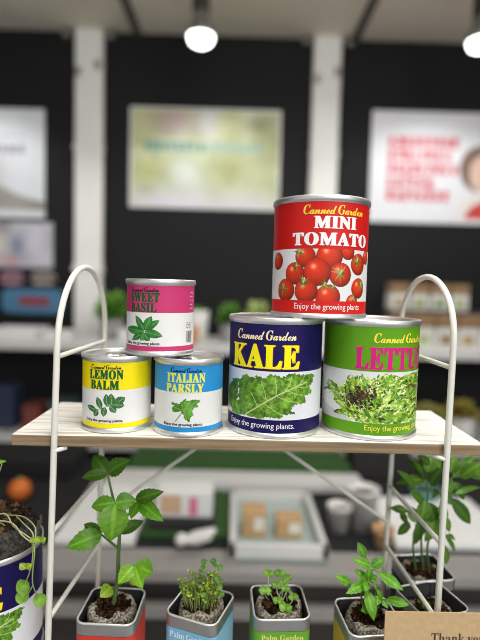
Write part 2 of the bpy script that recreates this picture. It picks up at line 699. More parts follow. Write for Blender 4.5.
def label_mesh(R, H, spec, delta):
    """one printed sleeve: colour bands, picture and lettering as layers a fraction of a millimetre apart"""
    b = MB()
    R0 = R - .00105
    zl, zh = 0.0037, H - 0.0047
    LH = (zh - zl) * 100

    def P(u, v, off):       # u cm along the wrap from the label centre, v cm down from the label top
        a = u / (R0 * 100)
        return ((R0 + off) * math.sin(a), -(R0 + off) * math.cos(a), zh - v / 100)
    # sleeve bands
    for (f0, f1, col) in spec['bands']:
        n = 120
        vs, fs = [], []
        for i in range(n):
            u = (i / n - .5) * 2 * PI * R0 * 100
            vs += [P(u, f0 * LH, 0), P(u, f1 * LH, 0)]
        for i in range(n):
            j = (i + 1) % n
            fs.append([2 * i, 2 * j, 2 * j + 1, 2 * i + 1][::-1])
        b.add(vs, fs, lin(col), 0, True)
    # picture
    c, hw, top, bot = spec['crop']
    f0, f1 = spec['art_v']
    d = spec.get('d', .032)
    u0, u1 = spec['art_u']
    pic = Picture(u0, u1, f0 * LH, f1 * LH, d)

    def m(px, py):
        s = max(-.995, min(.995, (px - c) / hw))
        return (R0 * 100 * (math.asin(s) - delta), (py - top) / (bot - top) * LH)
    spec['art'](pic, m)
    L = lina(pic.rgb).reshape(-1, 3)
    A = pic.U / (R0 * 100)
    V = np.stack([(R0 + .00004) * np.sin(A), -(R0 + .00004) * np.cos(A), zh - pic.V / 100], -1).reshape(-1, 3)
    idx = np.arange(pic.nx * pic.ny).reshape(pic.ny, pic.nx)
    F = np.stack([idx[:-1, :-1], idx[1:, :-1], idx[1:, 1:], idx[:-1, 1:]], -1).reshape(-1, 4)
    b.add(V.tolist(), F.tolist(), L.tolist(), 0, True)
    # lettering
    for t in spec['text']:
        s, style, cd, wd_, v0, v1, col = t[:7]
        o = t[7] if len(t) > 7 else {}
        ux = [(cd - wd_ / 2) * PI / 180 * R0 * 100, (cd + wd_ / 2) * PI / 180 * R0 * 100]
        fat, fy = o.get('fat', 0.0), o.get('faty', o.get('fat', 0.0) * .5)
        sh = [(0, 0)] if not fat else [(-fat, 0), (fat, 0), (0, fy), (0, -fy)]
        off = .00012
        layers = []
        if 'outline' in o:
            oc, ow = o['outline']
            so = [(dx * (fat + ow) + o.get('shx', 0), dy * (fy + ow) - o.get('shy', 0)) for dx, dy in ((1, 0), (-1, 0), (0, 1), (0, -1), (.75, .75), (-.75, .75), (.75, -.75), (-.75, -.75))]
            layers.append((so, .00007, oc))
        layers.append((sh, .00018, col))
        for (shs, off, cc) in layers:
            vs, fs = text_flat(s, style, (ux[0], ux[1], -v1 * LH, -v0 * LH), .13, shs, o.get('spacing', 1.0))
            b.add([P(x, -y, off + e_) for (x, y, e_) in vs], fs, lin(cc), 0)
    for (cd, w_, v0, v1, col) in spec.get('marks', []):
        u = cd * PI / 180 * R0 * 100
        b.add([P(u - w_ / 2, v1 * LH, .0001), P(u + w_ / 2, v1 * LH, .0001), P(u + w_ / 2, v0 * LH, .0001), P(u - w_ / 2, v0 * LH, .0001)], [[0, 1, 2, 3]], lin(col))
    return b


def make_can(name, label, x, y, z, R, H, spec, delta_deg, small=False):
    loc = Vector((x, y, z))
    rot = math.radians(delta_deg) - math.atan2(x, y)
    t = thing(name, label, 'can', loc, rot)
    W = ROOTM[t.name]

    def put(b):
        b.v = [tuple(W @ Vector(v)) for v in b.v]
        return b
    b = MB().lathe(can_profile(R, H), seg=96)
    put(b).build('can_body', m_tinplate, t)
    e = R - .0021
    pr = [(e, H - .0012), (e - .0002, H - .0036), (e - .001, H - .0042), (e - .002, H - .0036), (R * .82, H - .0034), (R * .80, H - .0028), (R * .78, H - .0034), (R * .6, H - .0034), (R * .58, H - .003), (R * .56, H - .0034), (.0001, H - .0034)]
    lid = put(MB().lathe(pr, seg=72)).build('lid', m_lidmetal, t)
    if small:
        b = MB()
        pts = [(R * (.30 + .27 * math.cos(a)), R * .2 * math.sin(a), H - .0022) for a in np.linspace(0, 2 * PI, 24)[:-1]]
        b.tube(pts, .0009, 8, closed=True)
        b.box((-R * .32, -R * .1, H - .0029), (R * .12, R * .1, H - .0018), bev=.0004)
        b.lathe([(.0022, H - .0034), (.0022, H - .0014), (.0001, H - .0012)], (-R * .2, 0, 0), 16)
        if rot is not None:
            r2 = Matrix.Rotation(spec.get('tab', 0.6), 4, 'Z')
            b.v = [tuple(r2 @ Vector(v)) for v in b.v]
        put(b).build('pull_tab', m_tinplate, lid, root=t)
    put(label_mesh(R, H, spec, math.radians(delta_deg))).build('label', m_label, t)
    return t


W_ = (232, 232, 230)
NAVY = (24, 14, 80)
KALE = dict(bands=[(0, .43, NAVY), (.43, .876, W_), (.876, 1, NAVY)], crop=(232, 197, 92, 577), art_v=(.43, .876), art_u=(-4.1, 5.9), art=art_kale,
            text=[('Canned Garden', SCRIPT, 0, 74, .055, .145, (245, 232, 190), dict(fat=.016, faty=.008, spacing=.9)),
                  ('KALE', SERIF, -2, 86, .185, .402, (255, 242, 20), dict(fat=.085, faty=.025, outline=((226, 130, 60), .016), shx=.014, shy=.010, spacing=1.1)),
                  ('Enjoy the growing plants.', None, -5, 86, .905, .972, (232, 230, 236), dict(fat=.006))])
TOM = dict(bands=[(0, .42, (208, 32, 30)), (.42, .885, W_), (.885, 1, (214, 34, 32))], crop=(245, 195, 60, 520), art_v=(.42, .885), art_u=(-6.4, 4.2), art=art_tomato,
           text=[('Canned Garden', SCRIPT, 1, 74, .03, .115, (250, 214, 70), dict(fat=.016, faty=.008, spacing=.9)),
                 ('MINI', SERIF, 2, 50, .132, .24, (250, 246, 244), dict(fat=.06, faty=.015, spacing=1.08)),
                 ('TOMATO', SERIF, 0, 96, .275, .39, (250, 246, 244), dict(fat=.06, faty=.015, spacing=1.08)),
                 ('Enjoy the growing plants', None, -3, 82, .91, .98, (245, 225, 222), dict(fat=.006))])
LGREEN = (98, 160, 24)
LET = dict(bands=[(0, .41, LGREEN), (.41, .89, W_), (.89, 1, LGREEN)], crop=(178, 137, 68, 385), art_v=(.41, .89), art_u=(-7.6, 3.2), art=art_lettuce,
           text=[('Canned Garden', SCRIPT, 0, 74, .055, .145, (246, 232, 80), dict(fat=.016, faty=.008, spacing=.9)),
                 ('LETTUCE', SERIF, 0, 114, .185, .392, (214, 30, 130), dict(fat=.05, faty=.02, spacing=1.08, outline=((196, 150, 50), .018))),
                 ('Enjoy the growing plants.', None, -2, 84, .905, .972, (240, 232, 90), dict(fat=.006))])


def small_spec(band, ink, l1, l2, w1, w2, crop, art, art_u, tab, canned=(30, 24, 30), ec=(30, 30, 30), marks=(), bandf=.415):
    return dict(bands=[(0, bandf, band), (bandf, .925, W_), (.925, 1, band)], crop=crop, art_v=(.44, .845), art_u=art_u, art=art, d=.028, tab=tab, marks=marks,
                text=[('Canned Garden', SCRIPT, 0, 51, .03, .10, canned, dict(fat=.009, faty=.004, spacing=.9)),
                      (l1, SERIF, 0, w1, .11, .25, ink, dict(fat=.034, faty=.010, spacing=1.12)),
                      (l2, SERIF, -2, w2, .268, .405, ink, dict(fat=.034, faty=.010, spacing=1.12)),
                      ('Enjoy the growing plants.', None, -4, 66, .865, .915, ec, dict(fat=.012))])


GREEN_INK = (16, 96, 44)
LEM = small_spec((247, 226, 18), GREEN_INK, 'LEMON', 'BALM', 57, 48, (140, 105, 297, 516), art_sprig, (-1.6, 2.0), .5)
ITA = small_spec((44, 146, 212), (232, 234, 92), 'ITALIAN', 'PARSLY', 63, 62, (355, 105, 308, 518), art_parsley, (-1.7, 1.7), 2.2, (24, 30, 70), bandf=.40)
mk = []
for i in range(5):
    mk.append((92 - (i % 2) * 1.5, .42 + .05 * (i % 3), .09 + .062 * i, .108 + .062 * i, (232, 190, 210)))
rn = random.Random(2)
mk.append((83, .5, .565, .655, (40, 40, 44)))
mk.append((83, .44, .578, .642, W_))
mk.append((83, .34, .598, .606, (60, 60, 64)))
mk.append((83, .30, .618, .626, (60, 60, 64)))
a_ = 77
while a_ < 95:
    wd = rn.choice([.02, .03, .05])
    mk.append((a_, wd, .70, .88, (40, 40, 44)))
    a_ += wd * 22 + rn.choice([.7, 1.2])
BAS = small_spec((200, 60, 114), (14, 92, 44), 'SWEET', 'BASIL', 53, 48, (273, 105, 66, 278), art_basil, (-1.9, 2.3), 1.2, marks=mk)

# ------------------------------------------------------------------ the room
def structure(b, name, m):
    o = b.build(name, m)
    o['kind'] = 'structure'
    return o


m_black = mat('black_panel', (31, 31, 32), 0.7, 0, 0.15, 3, spec=.2)
m_ceil = mat('ceiling_panel', (246, 236, 218), 0.8, 0, 0.05, 4)
m_floor = mat('hall_carpet', (172, 168, 164), 0.95, 0, 0.3, 200)
m_pillar = mat('white_pillar', (242, 240, 234), 0.5, 0, 0.03, 8)
m_darkstrip = mat('dark_strip', (96, 92, 88), 0.6)
WY = 2.16
CEIL = 2.325
structure(MB().box((-2.6, -2.2, -.06), (2.6, WY + .1, 0)), 'floor', m_floor)
structure(MB().box((-2.6, -2.2, CEIL), (2.6, WY + .1, CEIL + .06)), 'ceiling', m_ceil)
structure(MB().box((-2.6, WY, 0), (2.6, WY + .06, CEIL)), 'wall_back', m_black)
structure(MB().box((-2.66, -.4, 0), (-2.6, WY + .06, CEIL)), 'wall_left', m_black)
structure(MB().box((2.6, -.4, 0), (2.66, WY + .06, CEIL)), 'wall_right', m_black)
m_chrome = mat('clip_metal', (210, 210, 208), 0.25, 1)
for i, px in enumerate([None, 88, 325.5, None]):
    x = {0: -1.74, 3: 1.46}.get(i) if px is None else atY(px, 130, 2.12).x
    b = MB().box((x - .060, 2.12, 0), (x + .060, WY, CEIL), bev=.012)
    b.box((x - .062, 2.116, CEIL - .50), (x + .062, WY, CEIL - .485))
    b.box((x - .064, 2.114, 1.30), (x + .064, WY, 1.33), bev=.004)
    for sx in (-1, 1):
        b.lathe([(.018, 0), (.018, .03), (.0001, .032)], (x + sx * .095, 2.125, CEIL - .045), 16, mi=1)
        b.box((x + sx * .04 - .012, 2.11, CEIL - .19 + .015 * sx), (x + sx * .04 + .012, 2.12, CEIL - .15 + .015 * sx), mi=1, bev=.003)
    o = structure(b, 'trim_%d' % (i + 1), [m_pillar, m_chrome])
for i, (px, py) in enumerate([(133, 20), (364, 20)]):
    x = atZ(px, py, CEIL).x
    structure(MB().box((x - .016, -2.2, CEIL - .012), (x + .016, WY, CEIL + .001)), 'trim_%d' % (i + 5), m_darkstrip)

# ------------------------------------------------------------------ ceiling spotlights
m_lampblack = mat('lamp_grey', (70, 68, 66), 0.4, 0.6)
m_bulb = mat('lit_bulb', (255, 255, 250), 0.4, emit=((1, .98, .95), 6.0))


def spotlight(px, py, Y, label):
    c = atY(px, py, Y)
    t = thing('ceiling_spotlight', label, 'spotlight', (c.x, c.y, CEIL), 0, 'booth spotlights')
    h = CEIL
    b = MB().box((c.x - .025, c.y - .025, h - .02), (c.x + .025, c.y + .025, h), bev=.003)
    b.build('mount', m_lampblack, t)
    b = MB().tube([(c.x, c.y, h - .015), (c.x - .002, c.y, c.z + .08)], .03, 14)
    b.tube([(c.x + .012, c.y - .014, h - .03), (c.x + .012, c.y - .014, c.z + .1)], .008, 8)
    b.build('stem', m_lampblack, t)
    b = MB().lathe([(.0001, .12), (.022, .12), (.026, .08), (.034, .05), (.048, .012), (.05, 0), (.046, 0), (.03, .045), (.0001, .06)], c, 28)
    b.build('lamp_head', mat('lamp_shell', (150, 148, 144), .35, .8), t)
    b = MB().lathe([(.043, .008), (.044, -.006), (.039, -.019), (.026, -.028), (.0001, -.032)], c, 28)
    b.build('bulb', m_bulb, t)
    d = bpy.data.lights.new('spot', 'SPOT')
    d.energy = 7
    d.spot_size = 1.9
    d.spot_blend = .6
    d.shadow_soft_size = .05
    o = bpy.data.objects.new('spot_light', d)
    COL.objects.link(o)
    o.location = c + Vector((0, 0, -.06))
    o.rotation_euler = (Vector((c.x, c.y + .35, 1.5)) - o.location).to_track_quat('-Z', 'Y').to_euler()


spotlight(201, 37, 1.72, 'lit spotlight hanging over the pastel poster, between the two white pillars')
spotlight(-82, 32, 1.72, 'lit spotlight beyond the left edge, over the grey poster')
spotlight(481, 42, 1.72, 'lit spotlight at the right edge above the red lettered poster')

# ------------------------------------------------------------------ posters on the back wall
def poster_mesh(px0, py0, px1, py1, painter, d=.006, Y=WY, th=.006):
    a, c = atY(px0, py0, Y), atY(px1, py1, Y)
    a2, c2 = atY(px0, py1, Y), atY(px1, py0, Y)
    x0, x1 = (a.x + a2.x) / 2, (c.x + c2.x) / 2
    z1, z0 = (a.z + c2.z) / 2, (a2.z + c.z) / 2
    p = Picture(0, x1 - x0, 0, z1 - z0, d)
    painter(p, x1 - x0, z1 - z0)
    b = MB()
    V = np.stack([x0 + p.U, np.full(p.U.shape, Y - th), z1 - p.V], -1).reshape(-1, 3)
    idx = np.arange(p.nx * p.ny).reshape(p.ny, p.nx)
    F = np.stack([idx[:-1, :-1], idx[1:, :-1], idx[1:, 1:], idx[:-1, 1:]], -1).reshape(-1, 4)
    b.add(V.tolist(), F.tolist(), lina(p.rgb).reshape(-1, 3).tolist())
    b.box((x0, Y - th + .0005, z0), (x1, Y, z1), lin((225, 225, 225)))
    return b


def smooth_blobs(p, lst):
    for (x, y, rx, ry, col, k) in lst:
        g = np.exp(-(((p.U - x) / rx) ** 2 + ((p.V - y) / ry) ** 2)) * k
        p.rgb[:] = p.rgb * (1 - g[..., None]) + np.array(col, float) * g[..., None]


def paint_garden(p, w, h):
    n = vnoise(p.U.shape, (6, 9), 4)[..., None]
    n2 = vnoise(p.U.shape, (12, 18), 8)[..., None]
    p.rgb[:] = np.array((206, 210, 176)) * (1 - n) + np.array((158, 166, 98)) * n
    p.rgb[:] += (n2 - .5) * 30
    smooth_blobs(p, [(.28 * w, .14 * h, .17 * w, .13 * h, (186, 158, 158), .95), (.52 * w, .12 * h, .08 * w, .15 * h, (214, 210, 222), .95), (.08 * w, .2 * h, .08 * w, .2 * h, (198, 198, 140), .8),
                     (.68 * w, .15 * h, .12 * w, .12 * h, (210, 212, 150), .8), (.86 * w, .15 * h, .08 * w, .07 * h, (150, 152, 112), .8), (.38 * w, .66 * h, .14 * w, .22 * h, (222, 230, 218), .9),
                     (.12 * w, .62 * h, .1 * w, .12 * h, (178, 180, 96), .7), (.66 * w, .6 * h, .14 * w, .12 * h, (160, 162, 92), .7), (.84 * w, .7 * h, .12 * w, .2 * h, (196, 200, 150), .7),
                     (.3 * w, .95 * h, .4 * w, .16 * h, (222, 218, 230), .95), (.8 * w, .98 * h, .3 * w, .14 * h, (218, 216, 220), .9)])
    rn = random.Random(3)
    x = .1 * w
    while x < .86 * w:
        cw = rn.uniform(.02, .045) * w
        col = (84, 138, 128) if x < .5 * w else (148, 180, 164)
        p.paint((p.U > x) & (p.U < x + cw) & (p.V > (.335 + rn.uniform(-.01, .01)) * h) & (p.V < .425 * h), col)
        x += cw + .012 * w
    p.rgb[:] = p.rgb * .86 + np.array((232, 232, 236)) * .14
    e = (p.U < .012 * w) | (p.U > .988 * w) | (p.V < .018 * h) | (p.V > .982 * h)
    p.paint(e, (226, 226, 222))


def paint_red_text(p, w, h):
    p.rgb[:] = np.array((236, 236, 240))
    rn = random.Random(9)
    for k, (y, x1) in enumerate([(.27, .50), (.39, .46), (.51, .54), (.635, .36), (.75, .45)]):
        x = .10 * w
        c = .040 * w
        while x < x1 * w:
            for q in range(4):
                yy = (y - .04 + .027 * q + rn.uniform(-.004, .004)) * h
                p.paint((p.U > x + rn.uniform(0, .2) * c) & (p.U < x + rn.uniform(.7, 1) * c) & (np.abs(p.V - yy) < .0105 * h), (212, 70, 88))
            for q in range(2):
                xx = x + (.25 + .45 * q + rn.uniform(-.1, .1)) * c
                p.paint((np.abs(p.U - xx) < .005 * w) & (np.abs(p.V - y * h) < .045 * h), (212, 70, 88))
            x += c * 1.22
    # a cropped portrait on the right: hair, face, pale top, red garment
    smooth_blobs(p, [])
    X, Y = p.U / w, p.V / h
    p.paint(((X - .665) / .125) ** 2 + ((Y - .5) / .21) ** 2 < 1, (132, 108, 92))
    p.paint(((X - .685) / .085) ** 2 + ((Y - .54) / .165) ** 2 < 1, (232, 198, 178))
    p.paint((((X - .71) / .2) ** 2 + ((Y - .98) / .28) ** 2 < 1), (238, 232, 228))
    p.paint((((X - .72) / .14) ** 2 + ((Y - .99) / .2) ** 2 < 1), (212, 66, 62))
    p.paint((Y > .955), (232, 232, 236))


def paint_grey(p, w, h):
    p.rgb[:] = np.array((226, 228, 232))
    rn = random.Random(5)
    x = .1 * w
    while x < .82 * w:
        p.paint((p.U > x) & (p.U < x + .05 * w) & (np.abs(p.V / h - .37) < .035), (150, 150, 156))
        p.paint((p.U > x) & (p.U < x + .045 * w) & (np.abs(p.V / h - .25) < .015), (190, 190, 196))
        x += .075 * w
    n = vnoise(p.U.shape, (5, 5), 3)
    m = (p.V / h > .5 + .32 * (p.U / w) + .1 * (n - .5)) & (p.V / h < .93)
    p.paint(m, (172, 166, 158), .3)
    smooth_blobs(p, [(.42 * w, .62 * h, .18 * w, .2 * h, (138, 126, 116), .7)])


def paint_collage(p, w, h):
    n = vnoise(p.U.shape, (4, 7), 9)[..., None]
    p.rgb[:] = np.array((206, 204, 210)) * (1 - .5 * n) + np.array((150, 150, 160)) * .5 * n
    smooth_blobs(p, [(.35 * w, .5 * h, .1 * w, .3 * h, (216, 206, 186), .9), (.58 * w, .5 * h, .08 * w, .25 * h, (112, 122, 150), .8), (.5 * w, .85 * h, .1 * w, .1 * h, (208, 140, 140), .8),
                     (.12 * w, .5 * h, .1 * w, .5 * h, (190, 196, 190), .8), (.8 * w, .4 * h, .12 * w, .4 * h, (214, 210, 224), .8), (.4 * w, .1 * h, .1 * w, .12 * h, (120, 110, 116), .7)])


def round_rect(b, x0, z0, x1, z1, rad, ya, yb, col):
    pts = []
    for k, (cx, cz) in enumerate(((x1 - rad, z1 - rad), (x0 + rad, z1 - rad), (x0 + rad, z0 + rad), (x1 - rad, z0 + rad))):
        for i in range(7):
            a = PI / 2 * k + PI / 12 * i
            pts.append((cx + rad * math.cos(a), cz + rad * math.sin(a)))
    b.ring_loft([[(x, yb, z) for x, z in pts], [(x, ya, z) for x, z in pts]], col, smooth=False, cap_hi=True, cap_lo=True)


def rounded_sheet(px0, py0, px1, py1, col, inner=None, rad=.035):
    a, c = atY(px0, py0, WY), atY(px1, py1, WY)
    b = MB()
    round_rect(b, a.x, c.z, c.x, a.z, rad, WY - .012, WY, lin(col))
    if inner:
        round_rect(b, a.x + (c.x - a.x) * .28, c.z + (a.z - c.z) * .3, a.x + (c.x - a.x) * .78, c.z + (a.z - c.z) * .68, .015, WY - .014, WY - .011, lin(inner))
    return b


tag(poster_mesh(130, 109, 280, 209, paint_garden).build('wall_poster', m_print), 'pastel garden poster with a teal heading, hanging between the white pillars', 'poster')
tag(poster_mesh(370, 113, 535, 224, paint_red_text).build('wall_poster', m_print), 'white poster with rows of red lettering and a cropped portrait', 'poster')
tag(poster_mesh(-72, 108, 45, 217, paint_grey).build('wall_poster', m_print), 'grey and white poster on the black wall left of the pillar', 'poster')
tag(poster_mesh(-30, 222, 53, 267, paint_collage).build('picture_sheet', m_print), 'small collage sheet of mixed pictures under the grey poster', 'poster')
tag(rounded_sheet(3, 288, 64, 314, (74, 122, 158), (140, 60, 68)).build('blue_sign', m_print), 'blue sign with a red panel low on the black wall', 'sign')
tag(rounded_sheet(0, 271, 25, 285, (170, 126, 142)).build('pink_note', m_print), 'small pink note above the left half of the blue sign', 'note')
tag(rounded_sheet(31, 272, 57, 285, (176, 164, 156)).build('beige_note', m_print), 'small beige note above the right half of the blue sign', 'note')

# ------------------------------------------------------------------ shelving along the back wall
m_shelfwhite = mat('shelf_laminate', (214, 213, 210), 0.45, 0, 0.04, 6)
m_shelfblack = mat('black_cloth', (24, 24, 26), 0.9, 0, 0.2, 30)
SH1 = CAM_H - .205
SH2 = CAM_H - .545
t = thing('wall_shelving', 'long white two tier shelving with black backing along the black wall', 'shelving', (0, 1.9, 0))
for (z, y0) in ((SH1, 1.70), (SH2, 1.66)):
    MB().box((-1.62, y0, z - .032), (1.38, 2.02, z), bev=.003).build('shelf_board', m_shelfwhite, t)
MB().box((-1.60, 2.0, .0), (1.36, 2.02, SH1 - .033)).build('back_cloth', m_shelfblack, t)
MB().box((-1.60, 1.72, .0), (1.36, 1.74, SH2 - .033)).build('front_cloth', m_shelfblack, t)
for x in (-1.55, -.45, .42, 1.32):
    MB().box((x - .015, 1.94, 0), (x + .015, 1.98, SH1 - .032)).build('upright', m_shelfblack, t)

m_kraft = mat('kraft_board', (150, 118, 86), 0.8, 0, 0.15, 60)
m_packwhite = mat('pack_white', (222, 220, 214), 0.6, 0, 0.05, 20)
m_packgreen = mat('pack_green', (128, 148, 96), 0.6, 0, 0.15, 20)
m_riser = mat('riser_black', (40, 38, 38), 0.7)


def kit_box(x, y, z, w_, h_, label, tint, group):
    t = thing('seed_kit_box', label, 'box', (x, y, z), 0, group)
    MB().box((x - w_ / 2, y - .035, z), (x + w_ / 2, y + .035, z + h_ * .62), bev=.003).build('carton', m_packwhite, t)
    MB().box((x - w_ / 2 - .001, y - .036, z + h_ * .62), (x + w_ / 2 + .001, y + .036, z + h_), bev=.003).build('lid', m_kraft, t)
    MB().box((x - w_ * .30, y - .0365, z + h_ * .12), (x + w_ * .28, y - .034, z + h_ * .42), lin(tint)).build('print', m_print, t)
    return t


# riser with upper row, and front row on the top board (right part)
r0, r1 = atY(386, 300, 1.93), atY(472, 300, 1.93)
o = MB().box((r0.x, 1.88, SH1), (r1.x + .25, 2.0, SH1 + .135), bev=.003).build('display_riser', m_riser)
tag(o, 'black riser behind the front row of seed kit boxes', 'riser')
tints = [(176, 150, 110), (150, 170, 96), (128, 156, 96), (170, 184, 130), (150, 120, 90)]
names_up = ['upper row seed kit box nearest the red can', 'second seed kit box of the upper row', 'third seed kit box of the upper row, greenish print', 'last seed kit box of the upper row, at its right end']
for i in range(4):
    p = atY(398 + i * 20, 290, 1.93)
    kit_box(p.x, 1.94, SH1 + .135, .069, .105, names_up[i], tints[i], 'seed kit boxes on the riser')
names_lo = ['front row seed kit box partly behind the lettuce can', 'front row seed kit box seen inside the right wire arch', 'front row seed kit box behind the right front wire leg', 'front row seed kit box just right of the wire leg',
            'front row seed kit box at the right edge of the photo']
for i in range(5):
    p = atY(400 + i * 22, 330, 1.79)
    kit_box(p.x, 1.80, SH1, .074, .125, names_lo[i], tints[(i + 2) % 5], 'seed kit boxes in the front row')

m_potwhite = mat('pot_white', (222, 220, 214), 0.5)
m_potorange = mat('pot_orange', (196, 128, 62), 0.6)
m_potgrey = mat('pot_grey', (150, 148, 146), 0.6)


def leafblade(b, p0, p1, wd, nrm=(0, -.75, .65), col=(70, 130, 50), vein=None, serr=0.0, nser=5, arch=.12, fold=.18, ns=10, nh=3, shape=.75, rnd=None, notch=False, twist=0):
    rnd = rnd or random
    p0, p1 = Vector(p0), Vector(p1)
    a = p1 - p0
    L = a.length
    a.normalize()
    n = Vector(nrm)
    n = (n - a * n.dot(a))
    if n.length < 1e-3:
        n = Vector((0, -1, 0)) - a * (-a.y)
    n.normalize()
    sd = a.cross(n)
    if twist:
        Rt = Matrix.Rotation(twist, 3, a)
        n, sd = Rt @ n, Rt @ sd
    col = (col[0] * 1.10, col[1], col[2] * .78)
    vein = vein or tuple(min(255, c * 1.25 + 14) for c in col)
    cl, cv = np.array(lin(col)), np.array(lin(vein))
    vs, cs, fs = [], [], []
    for i in range(ns + 1):
        s = i / ns
        f = max(0.0, math.sin(PI * min(1, max(0, s)) ** shape)) ** .82 if 0 < s < 1 else 0.03
        if serr and i % 2:
            f *= 1 - serr
        for j in range(-nh, nh + 1):
            q = j / nh
            wv = wd / 2 * f
            bl = rnd.uniform(-1, 1) * .006 * L
            p = p0 + a * (L * s) + sd * (wv * q) + n * (arch * L * math.sin(PI * s * .9) + fold * wv * abs(q) ** 1.3 - arch * .7 * L * s * s + bl)
            if notch and s > .85:
                p -= a * (L * .14 * (1 - abs(q)))
            vs.append(p)
            k = 0.0
            if j == 0:
                k = .75
            elif ((s * 5 - abs(q) * .9) % 1) < .18:
                k = .32
            sh = rnd.uniform(.86, 1.1)
            cs.append(tuple((cl * (1 - k) + cv * k) * sh))
    m_ = 2 * nh + 1
    for i in range(ns):
        for j in range(m_ - 1):
            fs.append([i * m_ + j, i * m_ + j + 1, (i + 1) * m_ + j + 1, (i + 1) * m_ + j])
    b.add(vs, fs, cs, 0, True)


def bushy(b, c, r, n, h, cols, rnd, size=.04):
    for k in range(n):
        a = rnd.uniform(0, 2 * PI)
        e = rnd.uniform(-.1, 1.2)
        d = Vector((math.cos(a) * math.cos(e), math.sin(a) * math.cos(e), math.sin(e)))
        p0 = Vector(c) + Vector((d.x * r * .35, d.y * r * .35, h * .35 * max(0, d.z)))
        p1 = Vector(c) + Vector((d.x * r, d.y * r, h * (.2 + .8 * max(0, d.z))))
        leafblade(b, p0, p1, size * rnd.uniform(.8, 1.3), (d.x * .3, d.y * .3 - .3, 1), rnd.choice(cols), ns=5, nh=1, rnd=rnd)


def shelf_plant(px, py_top, Y, z, pot_r, pot_h, pot_mat, label, h, r, seed, cols=((70, 120, 50), (96, 150, 60), (54, 100, 44)), n=40):
    rnd = random.Random(seed)
    c = atY(px, py_top, Y)
    c.z = z
    t = thing('potted_plant', label, 'potted plant', c)
    MB().lathe([(.0001, 0), (pot_r * .75, 0), (pot_r * .8, .004), (pot_r, pot_h), (pot_r * .93, pot_h), (pot_r * .9, pot_h - .012), (.0001, pot_h - .012)], c, 28).build('pot', pot_mat, t)
    b = MB()
    bushy(b, (c.x, c.y, z + pot_h - .012), r, n, h, cols, rnd, size=r * .5)
    b.build('foliage', m_leaf_soft, t)
    return t


shelf_plant(112, 320, 1.84, SH1, .045, .075, m_potgrey, 'small leafy plant in a grey pot between the left pillar and the pink can', .13, .075, 1)
shelf_plant(198, 320, 1.86, SH1, .042, .115, m_potwhite, 'plant in a tall white pot right beside the pink can', .03, .03, 2, n=14)
shelf_plant(190, 330, 1.75, SH1, .034, .06, m_potorange, 'small plant in an orange pot in front of the tall white pot', .02, .02, 3, n=10)
shelf_plant(229, 320, 1.83, SH1, .036, .07, m_potgrey, 'small leafy plant in a grey pot behind the gap left of the red can', .1, .055, 4)
shelf_plant(257, 320, 1.86, SH1, .04, .08, m_potwhite, 'pale leafy plant in a white pot directly left of the red can', .1, .055, 5, ((150, 176, 140), (120, 150, 110)))
# left of the top board: boxes
m_whitebox = mat('white_carton', (226, 226, 224), 0.6, 0, 0.04, 10)
for i, (px, py, w_, h_, d_, Y, label) in enumerate([(20, 334, .17, .035, .14, 1.84, 'flat white carton under the blue sign on the white shelf'), (62, 336, .10, .028, .10, 1.83, 'low white carton beside the left pillar on the white shelf'),
                                                    (132, 336, .085, .045, .08, 1.78, 'pale carton behind the pink can and yellow can')]):
    c = atY(px, py, Y)
    t = thing('carton', label, 'box', (c.x, Y, SH1))
    MB().box((c.x - w_ / 2, Y - d_ / 2, SH1), (c.x + w_ / 2, Y + d_ / 2, SH1 + h_ * .7), bev=.002).build('tray', m_whitebox, t)
    MB().box((c.x - w_ / 2 - .001, Y - d_ / 2 - .001, SH1 + h_ * .7), (c.x + w_ / 2 + .001, Y + d_ / 2 + .001, SH1 + h_), bev=.002).build('lid', m_whitebox, t)
# second board
shelf_plant(428, 420, 1.78, SH2, .05, .08, m_potgrey, 'leafy plant in a grey pot on the lower shelf, inside the right wire arch', .07, .07, 6, ((120, 136, 92), (150, 160, 110)))
shelf_plant(462, 420, 1.78, SH2, .052, .09, m_potwhite, 'leafy plant in a white pot on the lower shelf, right of the wire leg', .08, .075, 7, ((130, 140, 84), (160, 150, 90)))
for (px, col, w_, h_, label) in [(6, (44, 52, 78), .10, .16, 'dark blue box on the lower shelf at the left edge'), (36, (128, 66, 58), .06, .09, 'dull red box on the lower shelf beside the dark blue one'), (64, (70, 84, 92), .08, .11, 'slate box on the lower shelf behind the left wire leg')]:
    c = atY(px, 400, 1.82)
    t = thing('storage_box', label, 'box', (c.x, 1.82, SH2))
    mm = mat('box_%d_%d_%d' % col, col, .6)
    MB().box((c.x - w_ / 2, 1.77, SH2), (c.x + w_ / 2, 1.87, SH2 + h_ * .8), bev=.003).build('base', mm, t)
    MB().box((c.x - w_ / 2 - .002, 1.768, SH2 + h_ * .8), (c.x + w_ / 2 + .002, 1.872, SH2 + h_), bev=.003).build('lid', mm, t)

# ------------------------------------------------------------------ middle display table
m_tabletop = mat('grey_table', (150, 146, 142), 0.55, 0, 0.08, 12)
m_apron_shade = mat('apron_shade', (58, 52, 50), 0.6, 0, 0.25, 20, stretch=(1, 8, 8))
TZ = CAM_H - .535
t = thing('display_table', 'long grey display table with an apron coloured as shade behind the planted tins', 'table', (0, 1.15, 0))
MB().box((-1.3, .88, TZ - .022), (1.3, 1.46, TZ), bev=.002).build('tabletop', m_tabletop, t)
MB().box((-1.28, .93, TZ - .075), (1.28, 1.44, TZ - .023)).build('apron', m_apron_shade, t)  # dark apron colour stands in for the shadow under the tabletop's front
MB().box((-1.28, .895, TZ - .105), (1.28, .92, TZ - .08), bev=.002).build('rail', m_tabletop, t)
MB().box((-1.26, .935, .0), (1.26, 1.42, TZ - .076)).build('skirt', mat('brown_cloth', (70, 64, 62), .9, 0, .15, 30), t)

